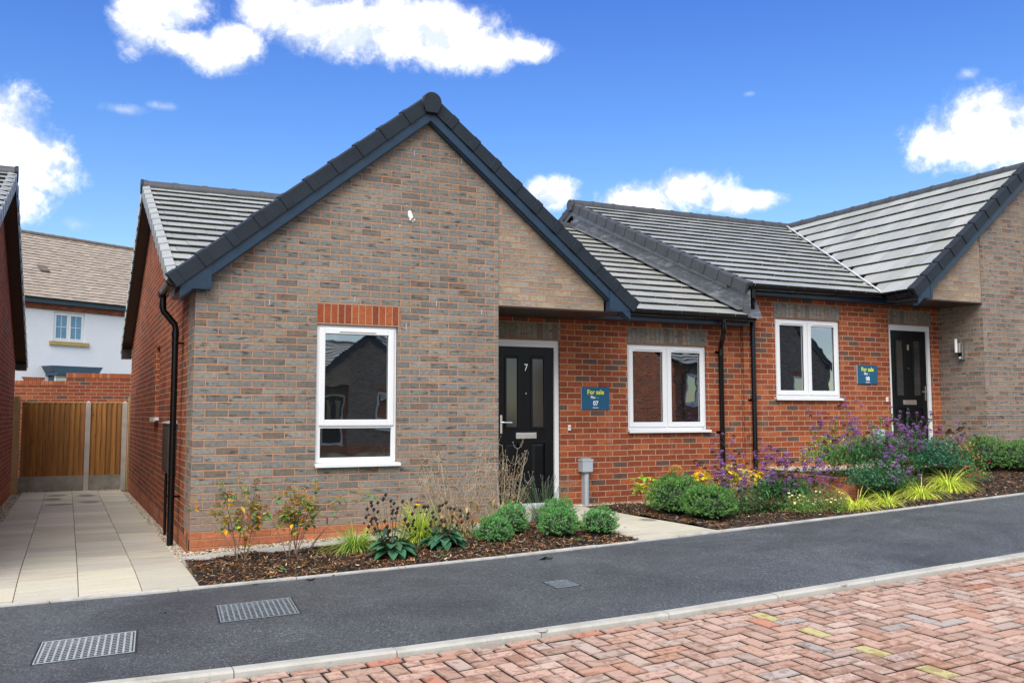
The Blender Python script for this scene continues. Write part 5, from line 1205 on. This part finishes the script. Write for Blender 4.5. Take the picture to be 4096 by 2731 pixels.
# a tree behind the camera, seen mirrored in the glass
T_=Thing('tree','leafy tree across the road behind the camera, mirrored in the gable window','tree',(4.5,-20,-.5)); q=random.Random(3)
s_=LB(); s_.stem([(4.5,-20,-.5),(4.6,-20,2.),(4.4,-20.1,4.2)],.22,(.07,.05,.035),n=8)
lv=LB(); L_=[]
for k in range(14):
    a=q.uniform(0,2*PI); e=Vector((4.4+math.cos(a)*q.uniform(.8,2.2),-20+math.sin(a)*2.,q.uniform(3.2,6.5))); s_.stem(bez((4.5,-20,q.uniform(2,3.6)),e,(0,0,.3)),.06,(.07,.05,.035),n=5); L_.append(e)
for e in L_:
    for k in range(170): p=e+sph()*q.uniform(.1,.95); lv.leaf(p,sph(),.22,.13,jc((.04,.10,.03),.4))
s_.build('trunk',LM,T_,weld=False); lv.build('crown',LM,T_,weld=False)
# ------------------------------------------------------------------ sky and light
SUN_EL=math.radians(48); SUN_AZ=math.radians(218)   # azimuth clockwise from +Y
w=bpy.data.worlds.new('World'); sc.world=w; w.use_nodes=True; nt=NT('',w.node_tree); w.node_tree.nodes.clear()
sky=nt.n('ShaderNodeTexSky',sky_type='NISHITA',sun_disc=False,sun_elevation=SUN_EL,sun_rotation=SUN_AZ,altitude=50,air_density=1.,dust_density=.3,ozone_density=2.)
dirv=nt.n('ShaderNodeTexCoord').outputs['Generated']; sp=nt.n('ShaderNodeSeparateXYZ',i_0=dirv)
grade=nt.ramp(sp.outputs[2],[(0,(1.45,1.45,1.20)),(.10,(1.08,1.24,1.32)),(.30,(.66,1.0,1.50)),(.45,(.46,.80,1.58)),(.75,(.42,.7,1.4))])
skyc=nt.mix(1.,sky.outputs[0],grade,'MULTIPLY')
BL=[(.050,.926,.375,.030,.034),(.076,.918,.392,.045,.030),(.116,.926,.352,.042,.022),(.137,.921,.366,.035,.020),(.095,.925,.358,.045,.018),
(.171,.901,.400,.045,.030),(.20,.899,.392,.06,.035),(.24,.893,.388,.06,.036),(.29,.875,.392,.075,.036),(.34,.86,.385,.07,.036),(.38,.845,.376,.05,.022),(.41,.832,.372,.035,.014),
(-.072,.963,.265,.05,.045),(-.045,.969,.236,.05,.038),(-.062,.975,.205,.05,.030),(-.075,.97,.23,.06,.05),
(.457,.860,.236,.030,.018),(.536,.813,.226,.050,.020),(.580,.785,.234,.050,.022),(.62,.757,.220,.045,.014),
(.748,.61,.258,.040,.026),(.770,.585,.270,.055,.040),(.80,.555,.258,.055,.04),(.82,.53,.285,.05,.035),
(.040,.955,.295,.030,.007),(.075,.945,.30,.020,.006),(.745,.58,.315,.014,.008),(.615,.73,.325,.008,.004),(.0,.985,.185,.02,.01)]
nz=nt.noise(dirv,24,12,.70,.2); nz2=nt.noise(dirv,3.2,4,.5)
mk=None
for i,(x,y,z,rh,rv) in enumerate(BL):
    az=math.atan2(x,y); el=math.asin(z/math.sqrt(x*x+y*y+z*z)); 
    if mk is None:
        AZ=nt.math('ARCTAN2',sp.outputs[0],sp.outputs[1]); EL=nt.math('ARCSINE',sp.outputs[2]); AE=nt.n('ShaderNodeCombineXYZ',i_0=AZ,i_1=EL).outputs[0]; mk=0.
    v=nt.n('ShaderNodeMapping',i_0=AE,i_1=(-az/rh,-el/rv,0),i_3=(1/rh,1/rv,0)).outputs[0]
    d=nt.math('SUBTRACT',1.,nt.vmath('LENGTH',v))
    if i in (24,25,26,27,28): mf=nt.math('MAXIMUM',mf if i>24 else -1.,d); continue
    mk=nt.math('MAXIMUM',mk if i else -1.,d)
f=nt.math('ADD',mk,nt.math('MULTIPLY',nt.math('SUBTRACT',nz,.5),1.7))
cover_=nt.mr(f,-.16,.62,0,1,'SMOOTHSTEP')
ff=nt.math('ADD',mf,nt.math('MULTIPLY',nt.math('SUBTRACT',nz,.5),2.2))
cover_=nt.math('MAXIMUM',cover_,nt.mr(ff,.05,1.4,0,.5,'SMOOTHSTEP'))
nzs=nt.noise(nt.vmath('ADD',dirv,(.006,0,.020)),24,5,.6,.2); nzb=nt.noise(dirv,24,5,.6,.2)
# scattered cloud elsewhere in the sky (outside this view) so that light stays soft
back=nt.math('MAXIMUM',nt.mr(sp.outputs[1],-.05,-.4,0,1),nt.mr(sp.outputs[2],.58,.8,0,1)); back=nt.math('MAXIMUM',back,nt.mr(sp.outputs[0],-.35,-.6,0,1)); back=nt.math('MAXIMUM',back,nt.mr(sp.outputs[0],.87,.95,0,1)); other=nt.math('MULTIPLY',nt.mr(nz2,.36,.52,0,.9,'SMOOTHSTEP'),nt.math('MULTIPLY',back,nt.mr(sp.outputs[2],.02,.12,0,1)))
cover_=nt.math('MAXIMUM',cover_,other)
cc=nt.mix(nt.mr(nt.math('ADD',nt.math('MULTIPLY',f,.35),nt.math('MULTIPLY',nt.math('SUBTRACT',nzb,nzs),3.2)),-.22,.26,0,1),(6.4,7.0,7.9),(10.5,10.5,10.5))
fin=nt.mix(cover_,skyc,cc)
bg=nt.n('ShaderNodeBackground',i_0=fin,i_1=.066); ow=nt.n('ShaderNodeOutputWorld'); nt.t.links.new(bg.outputs[0],ow.inputs[0])
s=bpy.data.lights.new('sun','SUN'); s.energy=2.3; s.angle=math.radians(50); s.color=(1.,.94,.86); so=bpy.data.objects.new('sun',s); COL.objects.link(so)
d=Vector((math.sin(SUN_AZ)*math.cos(SUN_EL),math.cos(SUN_AZ)*math.cos(SUN_EL),math.sin(SUN_EL))); so.rotation_euler=d.to_track_quat('Z','Y').to_euler(); so.location=(0,-10,20)
# ------------------------------------------------------------------ camera
pi_,ya,ro=.0790058,.444084,-.0015638
fw=Vector((math.sin(ya)*math.cos(pi_),math.cos(ya)*math.cos(pi_),math.sin(pi_))); rt=Vector((math.cos(ya),-math.sin(ya),0)); up=rt.cross(fw)
r2=rt*math.cos(ro)+up*math.sin(ro); u2=up*math.cos(ro)-rt*math.sin(ro)
cam=bpy.data.cameras.new('camera'); cam.sensor_width=36; cam.lens=3724.7/4096*36; cam.clip_end=3000; co=bpy.data.objects.new('camera',cam); COL.objects.link(co)
mt=Matrix((r2,u2,-fw)).transposed().to_4x4(); mt.translation=Vector((-1.113,-9.67,1.138)); co.matrix_world=mt; sc.camera=co
sc.view_settings.view_transform='Standard'; sc.view_settings.look='None'; sc.view_settings.exposure=1.02; sc.view_settings.gamma=1
sc.render.engine='CYCLES'
